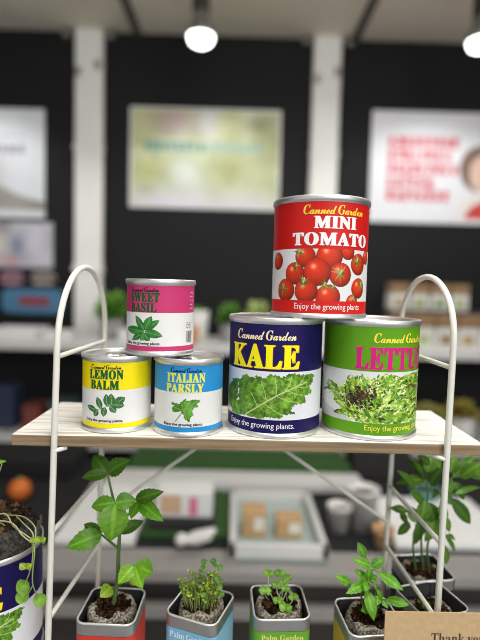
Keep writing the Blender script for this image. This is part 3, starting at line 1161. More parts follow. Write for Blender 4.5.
MB().box((-1.29, .96, TZ + .0002), (1.29, 1.455, TZ + .0030), bev=.0008).build('cloth_runner', m_shelfblack, t)
TZ += .0034
m_turf = mat('green_turf', (48, 86, 34), 0.95, 0, 0.4, 300, bump=.6)


def on_table(px, py):
    return atZ(px, py, TZ)


# turf mats
p_lim = on_table(352, 512).x + .035
for (x0, y0, x1, y1, label) in [((130, 562), None, (230, 496), None, 'square of green turf on the grey table, left of the pale tray'), ((128, 480), None, (352, 467), None, 'long strip of green turf at the back of the grey table')]:
    a, c = on_table(*x0), on_table(*x1)
    o = MB().box((a.x, max(a.y, .99), TZ), (max(a.x + .2, min(c.x, p_lim)), c.y, TZ + (.012 if c.y < 1.31 else .05)), bev=.003).build('turf_mat', m_turf)
    tag(o, label, 'turf')
# light rail shelf
a, c = on_table(100, 512), on_table(352, 518)
t = thing('low_shelf', 'low pale shelf bar standing across the grey table in front of the turf strip', 'shelf', ((a.x + c.x) / 2, 1.27, TZ))
zt = TZ + .032
MB().box((a.x - .02, 1.22, zt - .024), (c.x + .06, 1.30, zt), bev=.002).build('shelf_board', m_shelfwhite, t)
for x in (a.x + .01, (a.x + c.x) / 2, c.x + .02):
    MB().box((x - .01, 1.23, TZ + .0002), (x + .01, 1.29, zt - .024)).build('leg', m_shelfwhite, t)
# pale tray with kraft boxes
a, c = on_table(229, 560), on_table(328, 560)
y0, y1 = a.y, 1.18
t = thing('open_tray', 'pale open tray holding two kraft boxes on the grey table', 'tray', ((a.x + c.x) / 2, (y0 + y1) / 2, TZ))
b = MB()
b.box((a.x, y0, TZ), (c.x, y1, TZ + .004))
b.build('tray_base', mat('tray_floor', (168, 186, 182), .5), t)
b = MB()
for (lo, hi) in [((a.x, y0), (c.x, y0 + .014)), ((a.x, y1 - .014), (c.x, y1)), ((a.x, y0), (a.x + .014, y1)), ((c.x - .014, y0), (c.x, y1))]:
    b.box((*lo, TZ + .004), (*hi, TZ + .03), bev=.002)
b.build('tray_rim', m_shelfwhite, t)
m_tan = mat('tan_carton', (196, 158, 112), 0.75, 0, 0.1, 40)
for (px, py, w_, h_, d_, label) in [(254, 540, .05, .055, .05, 'taller tan kraft box standing in the pale tray'), (289, 541, .055, .042, .045, 'lower tan kraft box with a white front in the pale tray')]:
    p = on_table(px, py)
    t = thing('kraft_box', label, 'box', (p.x, p.y + d_ / 2, TZ + .004))
    z = TZ + .0045
    MB().box((p.x - w_ / 2, p.y, z), (p.x + w_ / 2, p.y + d_, z + h_), bev=.002).build('carton', m_tan, t)
    MB().box((p.x - w_ * .02, p.y - .0008, z + h_ * .3), (p.x + w_ * .42, p.y + .001, z + h_ * .8), lin((226, 222, 214))).build('label', m_print, t)
# white and pink carton, figurine
p = on_table(183, 534)
t = thing('gift_carton', 'white carton with a pink and tan side on a black block over the turf square', 'box', (p.x, p.y, TZ + .0352))
o = MB().box((p.x - .07, p.y - .012, TZ + .0122), (p.x + .066, p.y + .07, TZ + .035), bev=.003).build('black_block', m_riser)
tag(o, 'black block carrying the white and pink carton on the turf square', 'block')
MB().box((p.x - .062, p.y, TZ + .0352), (p.x + .062, p.y + .06, TZ + .093), bev=.004).build('carton', m_whitebox, t)
MB().box((p.x - .05, p.y - .001, TZ + .045), (p.x - .005, p.y + .001, TZ + .085), lin((206, 170, 140))).build('print', m_print, t)
MB().box((p.x + .012, p.y - .001, TZ + .042), (p.x + .03, p.y + .001, TZ + .082), lin((214, 120, 150))).build('print', m_print, t)
p = on_table(200, 553)
p.z += .0
b = MB()
b.tube([p + Vector((-.03, 0, .026)), p + Vector((-.01, .005, .028)), p + Vector((.015, .008, .034)), p + Vector((.03, .01, .045))], [.008, .014, .013, .004], 12)
b.ico(p + Vector((-.038, 0, .027)), .013, sub=2)
tag(b.build('ornament', m_potwhite), 'small white ornament lying at the corner of the turf square', 'ornament')
# right: white pots and dark boxes
for (px, py, r, h, mm, label) in [(341, 535, .026, .05, m_potwhite, 'small white pot just right of the pale tray'), (366, 535, .034, .085, m_potwhite, 'tall white pot behind the small fourth tin'), (386, 552, .022, .035, m_tan, 'small tan pot in front of the tall white one')]:
    p = on_table(px, py)
    t = thing('plant_pot', label, 'pot', (p.x, p.y + r, TZ))
    MB().lathe([(.0001, 0), (r * .8, 0), (r, h), (r * 1.06, h), (r * 1.06, h + .006), (r * .92, h + .006), (r * .9, h - .01), (.0001, h - .01)], (p.x, p.y + r, TZ), 28).build('pot_shell', mm, t)
    MB().lathe([(r * .9, h - .008), (.0001, h - .004)], (p.x, p.y + r, TZ), 20, col=lin((52, 40, 32))).build('soil', m_soil, t)
p = on_table(352, 512)
t = thing('black_crate', 'black crate at the back of the grey table, right of the low pale shelf', 'crate', (p.x + .08 + .05, 1.39, TZ))
MB().box((p.x + .05, 1.34, TZ), (p.x + .21, 1.44, TZ + .07), bev=.003).build('crate_shell', m_riser, t)
MB().box((p.x + .046, 1.336, TZ + .07), (p.x + .214, 1.444, TZ + .082), bev=.002).build('crate_rim', m_riser, t)
# left: white sheet on a board, orange ball, black crate
a = on_table(40, 562)
c = on_table(128, 562)
t = thing('leaflet_stack', 'large white leaflet stack lying left of the tomato seedling', 'leaflets', ((a.x + c.x) / 2, 1.1, TZ))
MB().box((a.x, .96, TZ), (c.x, 1.25, TZ + .012), bev=.001).build('leaflet_pile', m_whitebox, t)
MB().box((a.x + .004, .97, TZ + .012), (c.x - .006, 1.245, TZ + .014), lin((232, 232, 230)), mtx=None).build('top_leaflet', m_print, t)
a = on_table(-60, 495)
c = on_table(58, 495)
o = MB().box((a.x, 1.29, TZ + .0003), (c.x, 1.45, TZ + .05), bev=.006).build('black_cloth', m_shelfblack)
tag(o, 'folded black cloth at the back of the grey table, behind the orange fruit', 'cloth')
p = atY(20, 496, 1.16)
t = thing('orange_fruit', 'orange ball shaped fruit in front of the folded black cloth at the left edge', 'fruit', (p.x, 1.16, TZ))
MB().ico((p.x, 1.16, TZ + .0272), .027, sub=3).build('flesh', mat('orange_skin', (214, 112, 40), .5, 0, .1, 200), t)
MB().lathe([(.006, 0), (.004, .004), (.0001, .005)], (p.x, 1.16, TZ + .0535), 10).build('stem', m_packgreen, t)
# right end
a = on_table(432, 560)
t = thing('leaflet_stack', 'white leaflet stack behind the dark tins at the right edge', 'leaflets', (a.x + .1, 1.1, TZ))
MB().box((a.x - .06, .97, TZ), (a.x + .2, 1.2, TZ + .012), bev=.001).build('leaflet_pile', m_whitebox, t)
MB().box((a.x - .055, .98, TZ + .012), (a.x + .19, 1.195, TZ + .014), lin((232, 232, 230))).build('top_leaflet', m_print, t)
p = on_table(440, 520)
t = thing('plant_pot', 'teal pot behind the pepper plant', 'pot', (p.x, 1.2, TZ))
MB().lathe([(.0001, 0), (.03, 0), (.034, .032), (.036, .032), (.036, .038), (.032, .038), (.031, .03), (.0001, .03)], (p.x, 1.2, TZ), 28).build('pot_shell', mat('teal_glaze', (96, 150, 138), .4), t)
MB().lathe([(.031, .031), (.0001, .034)], (p.x, 1.2, TZ), 20, col=lin((52, 40, 32))).build('soil', m_soil, t)

# ------------------------------------------------------------------ the rack and its own table
RZ = 0.74
t = thing('stand_table', 'pale table carrying the wire rack, below the picture', 'table', (0, .4, 0))
MB().box((-.45, .24, RZ - .025), (.45, .56, RZ), bev=.002).build('tabletop', m_tabletop, t)
for sx in (-1, 1):
    for yy in (.27, .53):
        MB().box((sx * .42 - .02, yy - .02, 0), (sx * .42 + .02, yy + .02, RZ - .025)).build('leg', m_tabletop, t)

LOWZ = CAM_H - .345
m_edge = mat('raw_board_edge', (150, 128, 98), 0.85, 0, 0.1, 60, rgb2=(126, 106, 80), stretch=(.25, 1, 6))


def whitewash():
    m = bpy.data.materials.new('whitewashed_wood')
    m.use_nodes = True
    nt = m.node_tree
    b = nt.nodes['Principled BSDF']
    b.inputs['Roughness'].default_value = .55
    tc = nt.nodes.new('ShaderNodeTexCoord')
    mp = nt.nodes.new('ShaderNodeMapping')
    mp.inputs['Scale'].default_value = (9, 190, 60)
    n1 = nt.nodes.new('ShaderNodeTexNoise')
    n1.inputs['Scale'].default_value = 1.6
    n1.inputs['Detail'].default_value = 6
    n1.inputs['Distortion'].default_value = .4
    rp = nt.nodes.new('ShaderNodeValToRGB')
    rp.color_ramp.elements[0].position = .36
    rp.color_ramp.elements[0].color = (*lin((196, 186, 170)), 1)
    rp.color_ramp.elements[1].position = .52
    rp.color_ramp.elements[1].color = (*lin((236, 233, 226)), 1)
    nt.links.new(tc.outputs['Object'], mp.inputs[0])
    nt.links.new(mp.outputs[0], n1.inputs[0])
    nt.links.new(n1.outputs['Fac'], rp.inputs[0])
    nt.links.new(rp.outputs[0], b.inputs['Base Color'])
    bp = nt.nodes.new('ShaderNodeBump')
    bp.inputs['Strength'].default_value = .25
    bp.inputs['Distance'].default_value = .001
    nt.links.new(n1.outputs['Fac'], bp.inputs['Height'])
    nt.links.new(bp.outputs[0], b.inputs['Normal'])
    return m


m_wash = whitewash()
rack = thing('plant_rack', 'white wire rack with arched ends and a whitewashed wooden shelf', 'rack', (0, .39, RZ))


def board(x0, x1, y0, y1, ztop, th):
    b = MB()
    b.box((x0, y0, ztop - th), (x1, y1, ztop - .0006), mi=1, bev=.0006)
    b.box((x0 + .0004, y0 + .0004, ztop - .0008), (x1 - .0004, y1 - .0004, ztop), mi=0, bev=.0003)
    return b


XL, XR, YF, YB = -.1572, .1815, .3408, .4379
board(XL, XR, YF, YB, CAN_Z, .0082).build('shelf_board', [m_wash, m_edge], rack)
board(XL, XR, .312, YB + .012, LOWZ, .0082).build('shelf_board', [m_wash, m_edge], rack)
WR = .00228
YFL, YBL = YF - WR - .0004, YB + WR + .0004


def side_frame(fx, bx, zs, apex):
    """one bent wire: front leg, arch, back leg; the legs lean a little, so fx and bx give x at a height"""
    b = MB()
    pts = [(fx(z), YFL, z) for z in (RZ, LOWZ, CAN_Z, zs)]
    n = 22
    for i in range(1, n):
        a = PI * i / n
        k = .5 - .5 * math.cos(a)
        z = zs + (apex - zs) * math.sin(a) ** .92
        pts.append((fx(z) + (bx(z) - fx(z)) * k, YFL + (YBL - YFL) * k, z))
    pts += [(bx(z), YBL, z) for z in (zs, CAN_Z, LOWZ, RZ)]
    b.tube(pts, WR, 12)
    return b


def leaning(p, q, Y):
    a, c = atY(*p, Y), atY(*q, Y)
    return lambda z: a.x + (c.x - a.x) * (min(z, 1.25) - a.z) / (c.z - a.z)


FR = [(leaning((57, 350), (48.5, 625), YFL), leaning((104.5, 345), (99, 541), YBL), (57, 350), (86, 266), ((59, 357), (52, 533), (51, 619))),
      (leaning((453.5, 345), (437, 620), YFL), leaning((400, 330), (386, 545), YBL), (453.5, 345), (427, 275.5), ((451, 368), (440, 544), (432, 620)))]
for (fx, bx, ft, fa, rz) in FR:
    zs = atY(*ft, YFL).z
    ap = atY(*fa, (YFL + YBL) / 2).z - WR * .5
    fr = side_frame(fx, bx, zs, ap).build('side_frame', m_white_wire, rack)
    for q in rz:
        z = atY(*q, YFL).z
        MB().tube([(fx(z), YFL, z), (bx(z), YBL, z)], .0019, 10).build('rung', m_white_wire, fr, root=rack)
    sg = 1 if fx(1.1) < 0 else -1
    for zz in (CAN_Z - .0082 - .0020, LOWZ - .0082 - .0020):
        x = fx(zz)
        MB().tube([(x, YFL, zz), (x + sg * .0015, YFL - .0005, zz), (x + sg * .0065, YFL + .006, zz)], .0016, 10).build('shelf_pin', m_white_wire, fr, root=rack)
        x = bx(zz)
        MB().tube([(x, YBL, zz), (x + sg * .0075, YBL - .006, zz)], .0016, 10).build('shelf_pin', m_white_wire, fr, root=rack)
ctr = Vector((.006, YBL, CAN_Z - .012))
for (px, py, bx) in [(102, 515, FR[0][1]), (388, 522, FR[1][1])]:
    z = atY(px, py, YBL).z
    MB().tube([ctr, (bx(z), YBL, z)], .0017, 10).build('back_brace', m_white_wire, rack)

# ------------------------------------------------------------------ the six cans on the shelf
make_can('seed_can', 'dark blue KALE can with a big green leaf, standing on the shelf', .032184, .379, CAN_Z + .0002, RB, HB, KALE, -13)
make_can('seed_can', 'green LETTUCE can at the right end of the shelf', .1070, .3794, CAN_Z + .0002, RB, HB, LET, 41)
make_can('seed_can', 'red MINI TOMATO can stacked across the blue and green cans', .064231, .3784, CAN_Z + HB + .0004, RB, HB, TOM, 16)
make_can('seed_can', 'small yellow LEMON BALM can at the left end of the shelf', -.0898, .3724, CAN_Z + .0002, RS, HS, LEM, -19.5, True)
make_can('seed_can', 'small light blue ITALIAN PARSLY can on the shelf', -.0340, .3669, CAN_Z + .0002, RS, HS, ITA, -5, True)
make_can('seed_can', 'small pink SWEET BASIL can stacked on the yellow and light blue cans', -.0578, .3765, CAN_Z + HS + .0004, RS, HS, BAS, -29, True)

# ------------------------------------------------------------------ planted square tins
m_tinrim = mat('tin_rim_metal', (176, 176, 176), 0.3, 1.0, 0.1, 60)
m_tinlip = mat('tin_lip', (238, 238, 236), 0.3, 0.7)
m_tinband = mat('tin_band', (176, 176, 176), 0.42, 0.85, 0.12, 70)
m_tinin = mat('tin_inside', (34, 34, 36), 0.5, 0.5)
TINZ = CAM_H - .2490       # height of the tin rims
TH = TINZ - LOWZ


def rsq(c, half, r, z, rot=0.0, n=7):
    pts = []
    for k, (sx, sy) in enumerate(((1, 1), (-1, 1), (-1, -1), (1, -1))):
        for i in range(n):
            a = PI / 2 * k + PI / 2 * i / (n - 1)
            pts.append(((half - r) * sx + r * math.cos(a), (half - r) * sy + r * math.sin(a)))
    cr, sr = math.cos(rot), math.sin(rot)
    return [Vector((c[0] + x * cr - y * sr, c[1] + x * sr + y * cr, z)) for x, y in pts]


def crumbs(b, c, r, z, n, rnd, size=.0011, cols=((66, 42, 30), (44, 28, 20), (92, 64, 46), (30, 20, 15))):
    for k in range(n):
        a, q = rnd.uniform(0, 2 * PI), r * math.sqrt(rnd.random())
        b.ico((c[0] + q * math.cos(a), c[1] + q * math.sin(a), z + rnd.uniform(-.0008, .0014)), size * rnd.uniform(.5, 1.5), lin(rnd.choice(cols)), sub=1, jit=.35, smooth=False, rnd=rnd)


def tin(label, cx, cy, rot, half, wrap, seed, text=None, pattern=None, peat_r=.0172, peat_h=.003, dark=False, textcol=(214, 226, 236), name='planted_tin', group=None, rim=None):
    rnd = random.Random(seed)
    t = thing(name, label, 'planted tin', (cx, cy, LOWZ + .0003), 0, group)
    c = (cx, cy)
    r = half * .3
    zt = TINZ
    zb = zt - .0086
    # metal tin
    b = MB()
    b.ring_loft([rsq(c, half - .0004, r, LOWZ + .0003, rot), rsq(c, half - .0004, r, zb - .0003, rot)], smooth=True, cap_lo=True, mi=1)
    b.ring_loft([rsq(c, half, r, zb - .0004, rot), rsq(c, half, r, zt - .0006, rot)], smooth=True, mi=0)
    b.ring_loft([rsq(c, half, r, zt - .0004, rot), rsq(c, half - .0018, r - .0012, zt - .0006, rot), rsq(c, half - .0018, r - .0012, zt - .035, rot)], mi=2)
    b.add(rsq(c, half - .0018, r - .0012, zt - .035, rot), [list(range(28))], mi=2)
    b.build('tin_body', [m_tinrim if dark else m_tinband, m_tinrim, m_tinin], t)
    ring = rsq(c, half - .0006, r, zt - .0003, rot)
    MB().tube(ring, .00085, 8, closed=True).build('rolled_lip', m_tinlip, t)
    # printed wrap
    b = MB()
    if wrap:
        b.ring_loft([rsq(c, half + .00005, r, LOWZ + .004, rot), rsq(c, half + .00005, r, zb - .0006, rot)], col=lin(wrap))
        if pattern:
            pc = lin(pattern)
            cr, sr = math.cos(rot), math.sin(rot)
            for s in range(-6, 60):
                z0 = LOWZ + .004 + s * .0016
                pts = []
                for (yy, zz) in ((-half + r, z0), (half - r, z0 + .008)):
                    pts.append((yy, zz))
                for q in (0, 1):
                    (ya, za), (yb, zb2) = pts
                    if q:
                        za, zb2 = zb2, za
                    if min(za, zb2) < LOWZ + .004 or max(za, zb2) > zb - .001:
                        continue
                    P = []
                    for (yy, zz) in ((ya, za), (yb, zb2), (yb, zb2 + .0003), (ya, za + .0003)):
                        x = half + .00012
                        P.append((cx + x * cr - yy * sr, cy + x * sr + yy * cr, zz))
                    b.add(P, [[0, 1, 2, 3]], pc)
        if text:
            vs, fs = text_flat(text, SERIF, (-half * .74, half * .74, zb - .0080, zb - .0030), 0)
            cr, sr = math.cos(rot), math.sin(rot)
            y = -half - .0002
            b.add([(cx + x * cr - y * sr, cy + x * sr + y * cr, z) for x, z, e_ in vs], fs, lin(textcol))
        b.build('wrap_label', m_label, t)
    # peat plug with its netting, and soil
    pc = (cx, cy, zt - .006 + peat_h)
    prof = [(peat_r * .93, -.018), (peat_r * 1.04, -.008), (peat_r, -.001), (peat_r * .9, .002), (peat_r * .74, .0022), (peat_r * .64, .0002), (peat_r * .5, -.0025)]
    pr2 = []
    for (ra, za), (rb_, zb_) in zip(prof[:-1], prof[1:]):
        pr2 += [(ra + (rb_ - ra) * k / 3, za + (zb_ - za) * k / 3) for k in range(3)]
    b = MB().lathe(pr2 + [prof[-1]], pc, 72, jit=.03, seed=seed)
    ph = [rnd.uniform(0, 6.28) for _ in range(4)]

    def warp(v):
        dx, dy, dz = v[0] - pc[0], v[1] - pc[1], v[2] - pc[2]
        a = math.atan2(dy, dx)
        q = 1 + .05 * math.sin(2 * a + ph[0]) + .035 * math.sin(5 * a + ph[1])
        up = .0016 * math.sin(3 * a + ph[2]) + .0009 * math.sin(7 * a + ph[3]) if dz > -.006 else 0
        return (pc[0] + dx * min(q, 1.03), pc[1] + dy * min(q, 1.03), pc[2] + dz + up)
    b.v = [warp(v) for v in b.v]
    b.build('peat_plug', m_peat, t)
    b = MB()
    b.lathe([(peat_r * .80, -.0008), (peat_r * .6, .0012), (peat_r * .4, .0016), (.0001, .0022)], pc, 20, col=lin((40, 26, 19)), jit=.05, seed=seed + 1)
    crumbs(b, pc, peat_r * .76, pc[2] + .0016, 380, rnd)
    b.build('soil', m_soil, t)
    return t, Vector(pc)


def stem_tube(b, pts, r0, r1, col):
    # smooth curve through the points
    P = [Vector(p) for p in pts]
    Q = []
    for i in range(len(P) - 1):
        p0, p1, p2, p3 = P[max(i - 1, 0)], P[i], P[i + 1], P[min(i + 2, len(P) - 1)]
        for k in range(5):
            s = k / 5
            Q.append(.5 * ((2 * p1) + (p2 - p0) * s + (2 * p0 - 5 * p1 + 4 * p2 - p3) * s * s + (3 * p1 - p0 - 3 * p2 + p3) * s ** 3))
    Q.append(P[-1])
    n = len(Q)
    b.tube(Q, [r0 + (r1 - r0) * i / (n - 1) for i in range(n)], 8, lin(col))


def ground(p1, p2):
    """centre of a tin whose rim's front left and front right corners are seen at p1, p2"""
    return atZ(*p1, TINZ), atZ(*p2, TINZ)


# --- tin 1, red wrap, tomato seedling
c1 = (atZ(76.5, 622, TINZ) + atZ(140.3, 622, TINZ)) / 2
HALF = .0218
t1, s1 = tin('red square tin holding the tall tomato seedling', atZ(112.5, 605, TINZ).x, atZ(112, 605, TINZ).y, -.04, .0222, (206, 62, 48), 21, peat_h=.004, peat_r=.0178)
Y1 = s1.y


def C8(x, y, dy=0.0, Y=None):
    return atY(60 + x / 4, 440 + y / 4, (Y if Y else Y1) + dy)


U4 = .25 / F_PX * .375    # one pixel of that crop in metres at the plant
b = MB()
G = (104, 134, 72)
stem_tube(b, [s1 + Vector((0, 0, -.002)), C8(230, 560), C8(233, 470), C8(237, 400), C8(238, 350), C8(225, 280, -.002), C8(208, 215, 0), C8(190, 132, .004)], .0018, .0008, G)
stem_tube(b, [C8(228, 430), C8(198, 405, -.003), C8(165, 378, -.006)], .0011, .0007, G)
stem_tube(b, [C8(230, 585), C8(258, 560, -.004), C8(296, 503, -.008)], .0011, .0007, G)
stem_tube(b, [C8(236, 370), C8(232, 300, -.006), C8(220, 252, -.012)], .0010, .0007, G)
stem_tube(b, [C8(238, 350), C8(280, 290, .002), C8(318, 248, .004)], .0010, .0006, G)
stem_tube(b, [C8(226, 605), C8(205, 588, -.004)], .0008, .0006, G)
b.build('stem', m_leaf, t1)
TL = [  # base, tip, width(px of the crop), dy base, dy tip, colour
    ((190, 135), (86, 150), 52, .004, 0, (58, 108, 40)), ((188, 132), (132, 60), 72, .004, .012, (54, 102, 38)), ((192, 134), (280, 78), 78, .004, .004, (60, 112, 40)),
    ((222, 252), (204, 404), 122, -.012, -.020, (82, 142, 50)), ((222, 250), (124, 266), 66, -.012, -.010, (78, 142, 48)), ((220, 252), (304, 240), 72, -.012, -.008, (76, 140, 48)),
    ((300, 240), (414, 206), 58, .004, .002, (62, 116, 40)), ((318, 248), (412, 324), 66, .004, -.010, (78, 150, 46)), ((316, 248), (284, 314), 52, .004, -.008, (80, 146, 48)),
    ((236, 372), (334, 322), 52, 0, .010, (60, 108, 54)), ((168, 376), (26, 430), 84, -.006, -.016, (74, 138, 44)), ((168, 372), (94, 336), 42, -.006, .004, (64, 120, 42)),
    ((296, 503), (232, 574), 66, -.008, -.018, (104, 170, 56)), ((300, 502), (330, 594), 66, -.008, -.020, (98, 164, 54)), ((298, 500), (372, 532), 84, -.008, -.004, (92, 160, 52)),
    ((286, 530), (300, 586), 34, -.004, .002, (150, 176, 110)), ((206, 588), (160, 628), 60, -.004, -.014, (112, 160, 62))]
for k, (p, q, wd, d0, d1, col) in enumerate(TL):
    b = MB()
    col = (col[0] * 1.12, col[1] * 1.06, col[2] * .85)
    rnd = random.Random(100 + k)
    leafblade(b, C8(*p, d0), C8(*q, d1), wd * U4, (rnd.uniform(-.2, .2), -.8, .55), col, serr=.13 if wd > 55 else .07, ns=14, nh=4, arch=.10, fold=.16, shape=.78, rnd=rnd)
    b.build('leaf', m_leaf, t1)

# --- tin 2, blue wrap, dense sprouts
p = atZ(201, 603, TINZ)
t2, s2 = tin('pale blue square tin crowded with fine sprouts', p.x, p.y, math.radians(-21), .0214, (124, 182, 216), 22, 'Palm Garden', pattern=(190, 220, 238), peat_h=.004, peat_r=.0175, textcol=(226, 236, 244))
b = MB()
rnd = random.Random(31)
for k in range(150):
    a, q = rnd.uniform(0, 2 * PI), .0125 * math.sqrt(rnd.random())
    base = s2 + Vector((q * math.cos(a), q * math.sin(a), .0005))
    h = rnd.uniform(.011, .0255) * (1.1 - .25 * q / .0125)
    top = base + Vector((math.cos(a) * rnd.uniform(0, .006) + rnd.uniform(-.002, .002), math.sin(a) * rnd.uniform(0, .006), h))
    mid = (base + top) / 2 + Vector((rnd.uniform(-.001, .001), rnd.uniform(-.001, .001), .001))
    b.tube([base, mid, top], [.00022, .0002, .00016], 5, lin(rnd.choice([(172, 192, 104), (140, 172, 80), (190, 202, 136)])))
    for sgn in (-1, 1):
        d = Vector((rnd.uniform(-1, 1), rnd.uniform(-1, .2), rnd.uniform(.1, .9))).normalized() * rnd.uniform(.0016, .0030)
        leafblade(b, top, top + d, .0018, (0, -.6, .8), rnd.choice([(112, 156, 40), (136, 176, 52), (96, 140, 36), (158, 192, 76)]), ns=3, nh=1, rnd=rnd)
o = b.build('fine_sprouts', m_leaf, t2)
o['kind'] = 'stuff'


def C4(x, y, dy=0.0):
    return atY(160 + x / 6, 555 + y / 6, s2.y + dy)


def round_leaf(b, c, r, col, rnd, face=(0, -.85, .5)):
    n = Vector(face) + Vector((rnd.uniform(-.3, .3), 0, rnd.uniform(-.2, .2)))
    n.normalize()
    a = Vector((1, 0, 0)) - n * n.x
    a.normalize()
    q = n.cross(a)
    vs = [Vector(c)]
    cs = [lin(tuple(x * 1.12 for x in col))]
    for rr, k in ((.6, 0), (1, 1)):
        for i in range(12):
            an = 2 * PI * i / 12
            e = rr * r * (1 - (.16 if (i == 3) else 0)) * rnd.uniform(.95, 1.05)
            vs.append(Vector(c) + a * (e * math.cos(an)) + q * (e * math.sin(an)) + n * (.18 * r * k))
            cs.append(lin(tuple(x * rnd.uniform(.9, 1.05) for x in col)))
    fs = [[0, 1 + i, 1 + (i + 1) % 12] for i in range(12)] + [[1 + i, 13 + i, 13 + (i + 1) % 12, 1 + (i + 1) % 12] for i in range(12)]
    b.add(vs, fs, cs, 0, True)


U6 = 1 / 6 / F_PX * .372
b = MB()
LG = (128, 170, 80)
stem_tube(b, [s2 + Vector((.001, 0, 0)), C4(262, 200), C4(258, 110), C4(268, 50), C4(300, 28), C4(330, 50, -.002), C4(358, 74, -.003)], .00035, .00025, LG)
stem_tube(b, [s2 + Vector((.003, 0, 0)), C4(310, 240, -.002), C4(335, 160, -.004), C4(348, 138, -.006)], .0003, .00025, LG)
stem_tube(b, [s2 + Vector((.004, -.002, 0)), C4(330, 270, -.003), C4(356, 200, -.006)], .0003, .00025, LG)
b.build('tall_stem', m_leaf, t2)
for (x, y, r, dy) in [(262, 40, 17, 0), (258, 70, 15, .001), (320, 38, 20, 0), (330, 58, 14, .001), (360, 75, 20, -.003), (346, 142, 20, -.006), (358, 192, 18, -.006), (371, 236, 17, -.007), (262, 240, 15, -.012), (128, 182, 12, -.004)]:
    b = MB()
    round_leaf(b, C4(x, y, dy), r * U6, random.choice([(96, 150, 48), (112, 166, 56)]), random.Random(x))
    b.build('round_leaf', m_leaf, t2)

# --- tin 3, green wrap, seedlings
p = atZ(279, 601.5, TINZ)
t3, s3 = tin('green square tin with a few round leaved seedlings', p.x, p.y, .05, .0218, (104, 166, 52), 23, 'Palm Garden', peat_h=.003, peat_r=.0185, textcol=(238, 226, 130))


def C5(x, y, dy=0.0):
    return atY(240 + x / 6, 560 + y / 6, s3.y + dy)


rnd = random.Random(41)
SL = [(170, 88, 30, .006), (240, 86, 30, .007), (288, 106, 22, .006), (254, 134, 28, .002), (220, 156, 28, 0), (152, 186, 33, -.003), (274, 172, 24, .001), (228, 252, 27, -.008), (318, 222, 26, -.003), (272, 296, 32, -.013), (250, 262, 18, -.009)]
b = MB()
for (x, y, r, dy) in SL:
    base = s3 + Vector((rnd.uniform(-.008, .008), rnd.uniform(-.007, .006), 0))
    top = C5(x, y, dy)
    mid = (base + top) / 2 + Vector((rnd.uniform(-.004, .004), -.001, .002))
    stem_tube(b, [base, mid, top], .00042, .00035, (206, 214, 176))
b.build('stems', m_leaf, t3)
for (x, y, r, dy) in SL:
    b = MB()
    ct = C5(x, y, dy)
    for sg in (-1, 1):
        an = rnd.uniform(-.5, .5)
        e = Vector((sg * math.cos(an) * r * U6 * 1.3, rnd.uniform(-.001, .001), r * U6 * (.5 + math.sin(an) * 1.2)))
        leafblade(b, ct - e * .15, ct + e, r * U6 * 1.6, (0, -.8, .6), rnd.choice([(104, 164, 62), (118, 176, 72), (96, 154, 58)]), ns=6, nh=2, arch=.1, notch=True, shape=1.0, rnd=rnd)
    b.build('seed_leaf', m_leaf, t3)

# --- tin 4, yellow wrap, rosette seedling
p = atZ(369, 615.5, TINZ)
t4, s4 = tin('yellow square tin with a smooth oblong leaved seedling, beside the thank you card', p.x, p.y, .10, .0222, (214, 176, 60), 24, pattern=(244, 226, 150), peat_h=.004, peat_r=.0178)


def C6(x, y, dy=0.0):
    return atY(325 + x / 5.05, 540 + y / 5.05, s4.y + dy)


U5 = 1 / 5.05 / F_PX * .368
b = MB()
stem_tube(b, [s4 + Vector((-.002, 0, 0)), C6(186, 300), C6(188, 255), C6(212, 205), C6(222, 140, .002), C6(205, 85, .004)], .0009, .0005, (130, 120, 70))
stem_tube(b, [s4 + Vector((.004, -.002, 0)), C6(252, 280, -.002), C6(270, 240, -.002)], .0007, .0005, (140, 140, 80))
stem_tube(b, [s4 + Vector((.005, -.002, 0)), C6(270, 310, -.004), C6(312, 300, -.006)], .0006, .0004, (140, 160, 80))
stem_tube(b, [C6(212, 205), C6(160, 220, -.002), C6(132, 224, -.003)], .0005, .0004, (120, 160, 70))
stem_tube(b, [C6(222, 160), C6(250, 150, -.003), C6(272, 165, -.004)], .0005, .0004, (120, 160, 70))
b.build('stem', m_leaf, t4)
L4 = [((203, 90), (166, 10), 48, .004, .008, (84, 150, 50), 0), ((232, 132), (140, 96), 48, .002, 0, (104, 178, 62), 0), ((232, 136), (302, 92), 54, .002, .004, (88, 158, 54), .1), ((270, 164), (396, 254), 54, -.004, -.012, (100, 172, 58), 0),
      ((132, 224), (48, 178), 44, -.003, -.006, (98, 168, 56), 0), ((210, 250), (248, 408), 58, -.004, -.018, (104, 176, 60), 0), ((310, 298), (426, 328), 48, -.006, -.012, (100, 174, 58), 0), ((206, 216), (108, 270), 56, -.002, -.012, (96, 170, 56), .22),
      ((212, 205), (152, 148), 48, 0, .002, (104, 180, 60), .18), ((218, 200), (222, 140), 50, -.003, -.004, (90, 162, 52), .2), ((222, 205), (262, 180), 46, -.003, -.006, (84, 154, 48), .2), ((215, 210), (200, 258), 44, -.004, -.012, (92, 166, 54), .15),
      ((216, 345), (184, 358), 44, -.006, -.012, (92, 160, 54), 0), ((268, 290), (262, 330), 36, -.006, -.014, (92, 164, 52), 0), ((286, 300), (262, 246), 34, -.004, -.004, (98, 172, 58), .15), ((290, 300), (318, 346), 32, -.006, -.012, (92, 164, 54), .1),
      ((262, 246), (244, 222), 26, -.002, -.006, (110, 182, 66), 0), ((225, 200), (250, 215), 40, -.004, -.012, (96, 170, 54), .2)]
for k, (p, q, wd, d0, d1, col, se) in enumerate(L4):
    b = MB()
    rnd = random.Random(200 + k)
    leafblade(b, C6(*p, d0), C6(*q, d1), wd * U5, (rnd.uniform(-.2, .2), -.8, .6), col, serr=se, ns=12, nh=3, arch=.09, fold=.12, shape=.85, rnd=rnd)
    b.build('leaf', m_leaf, t4)

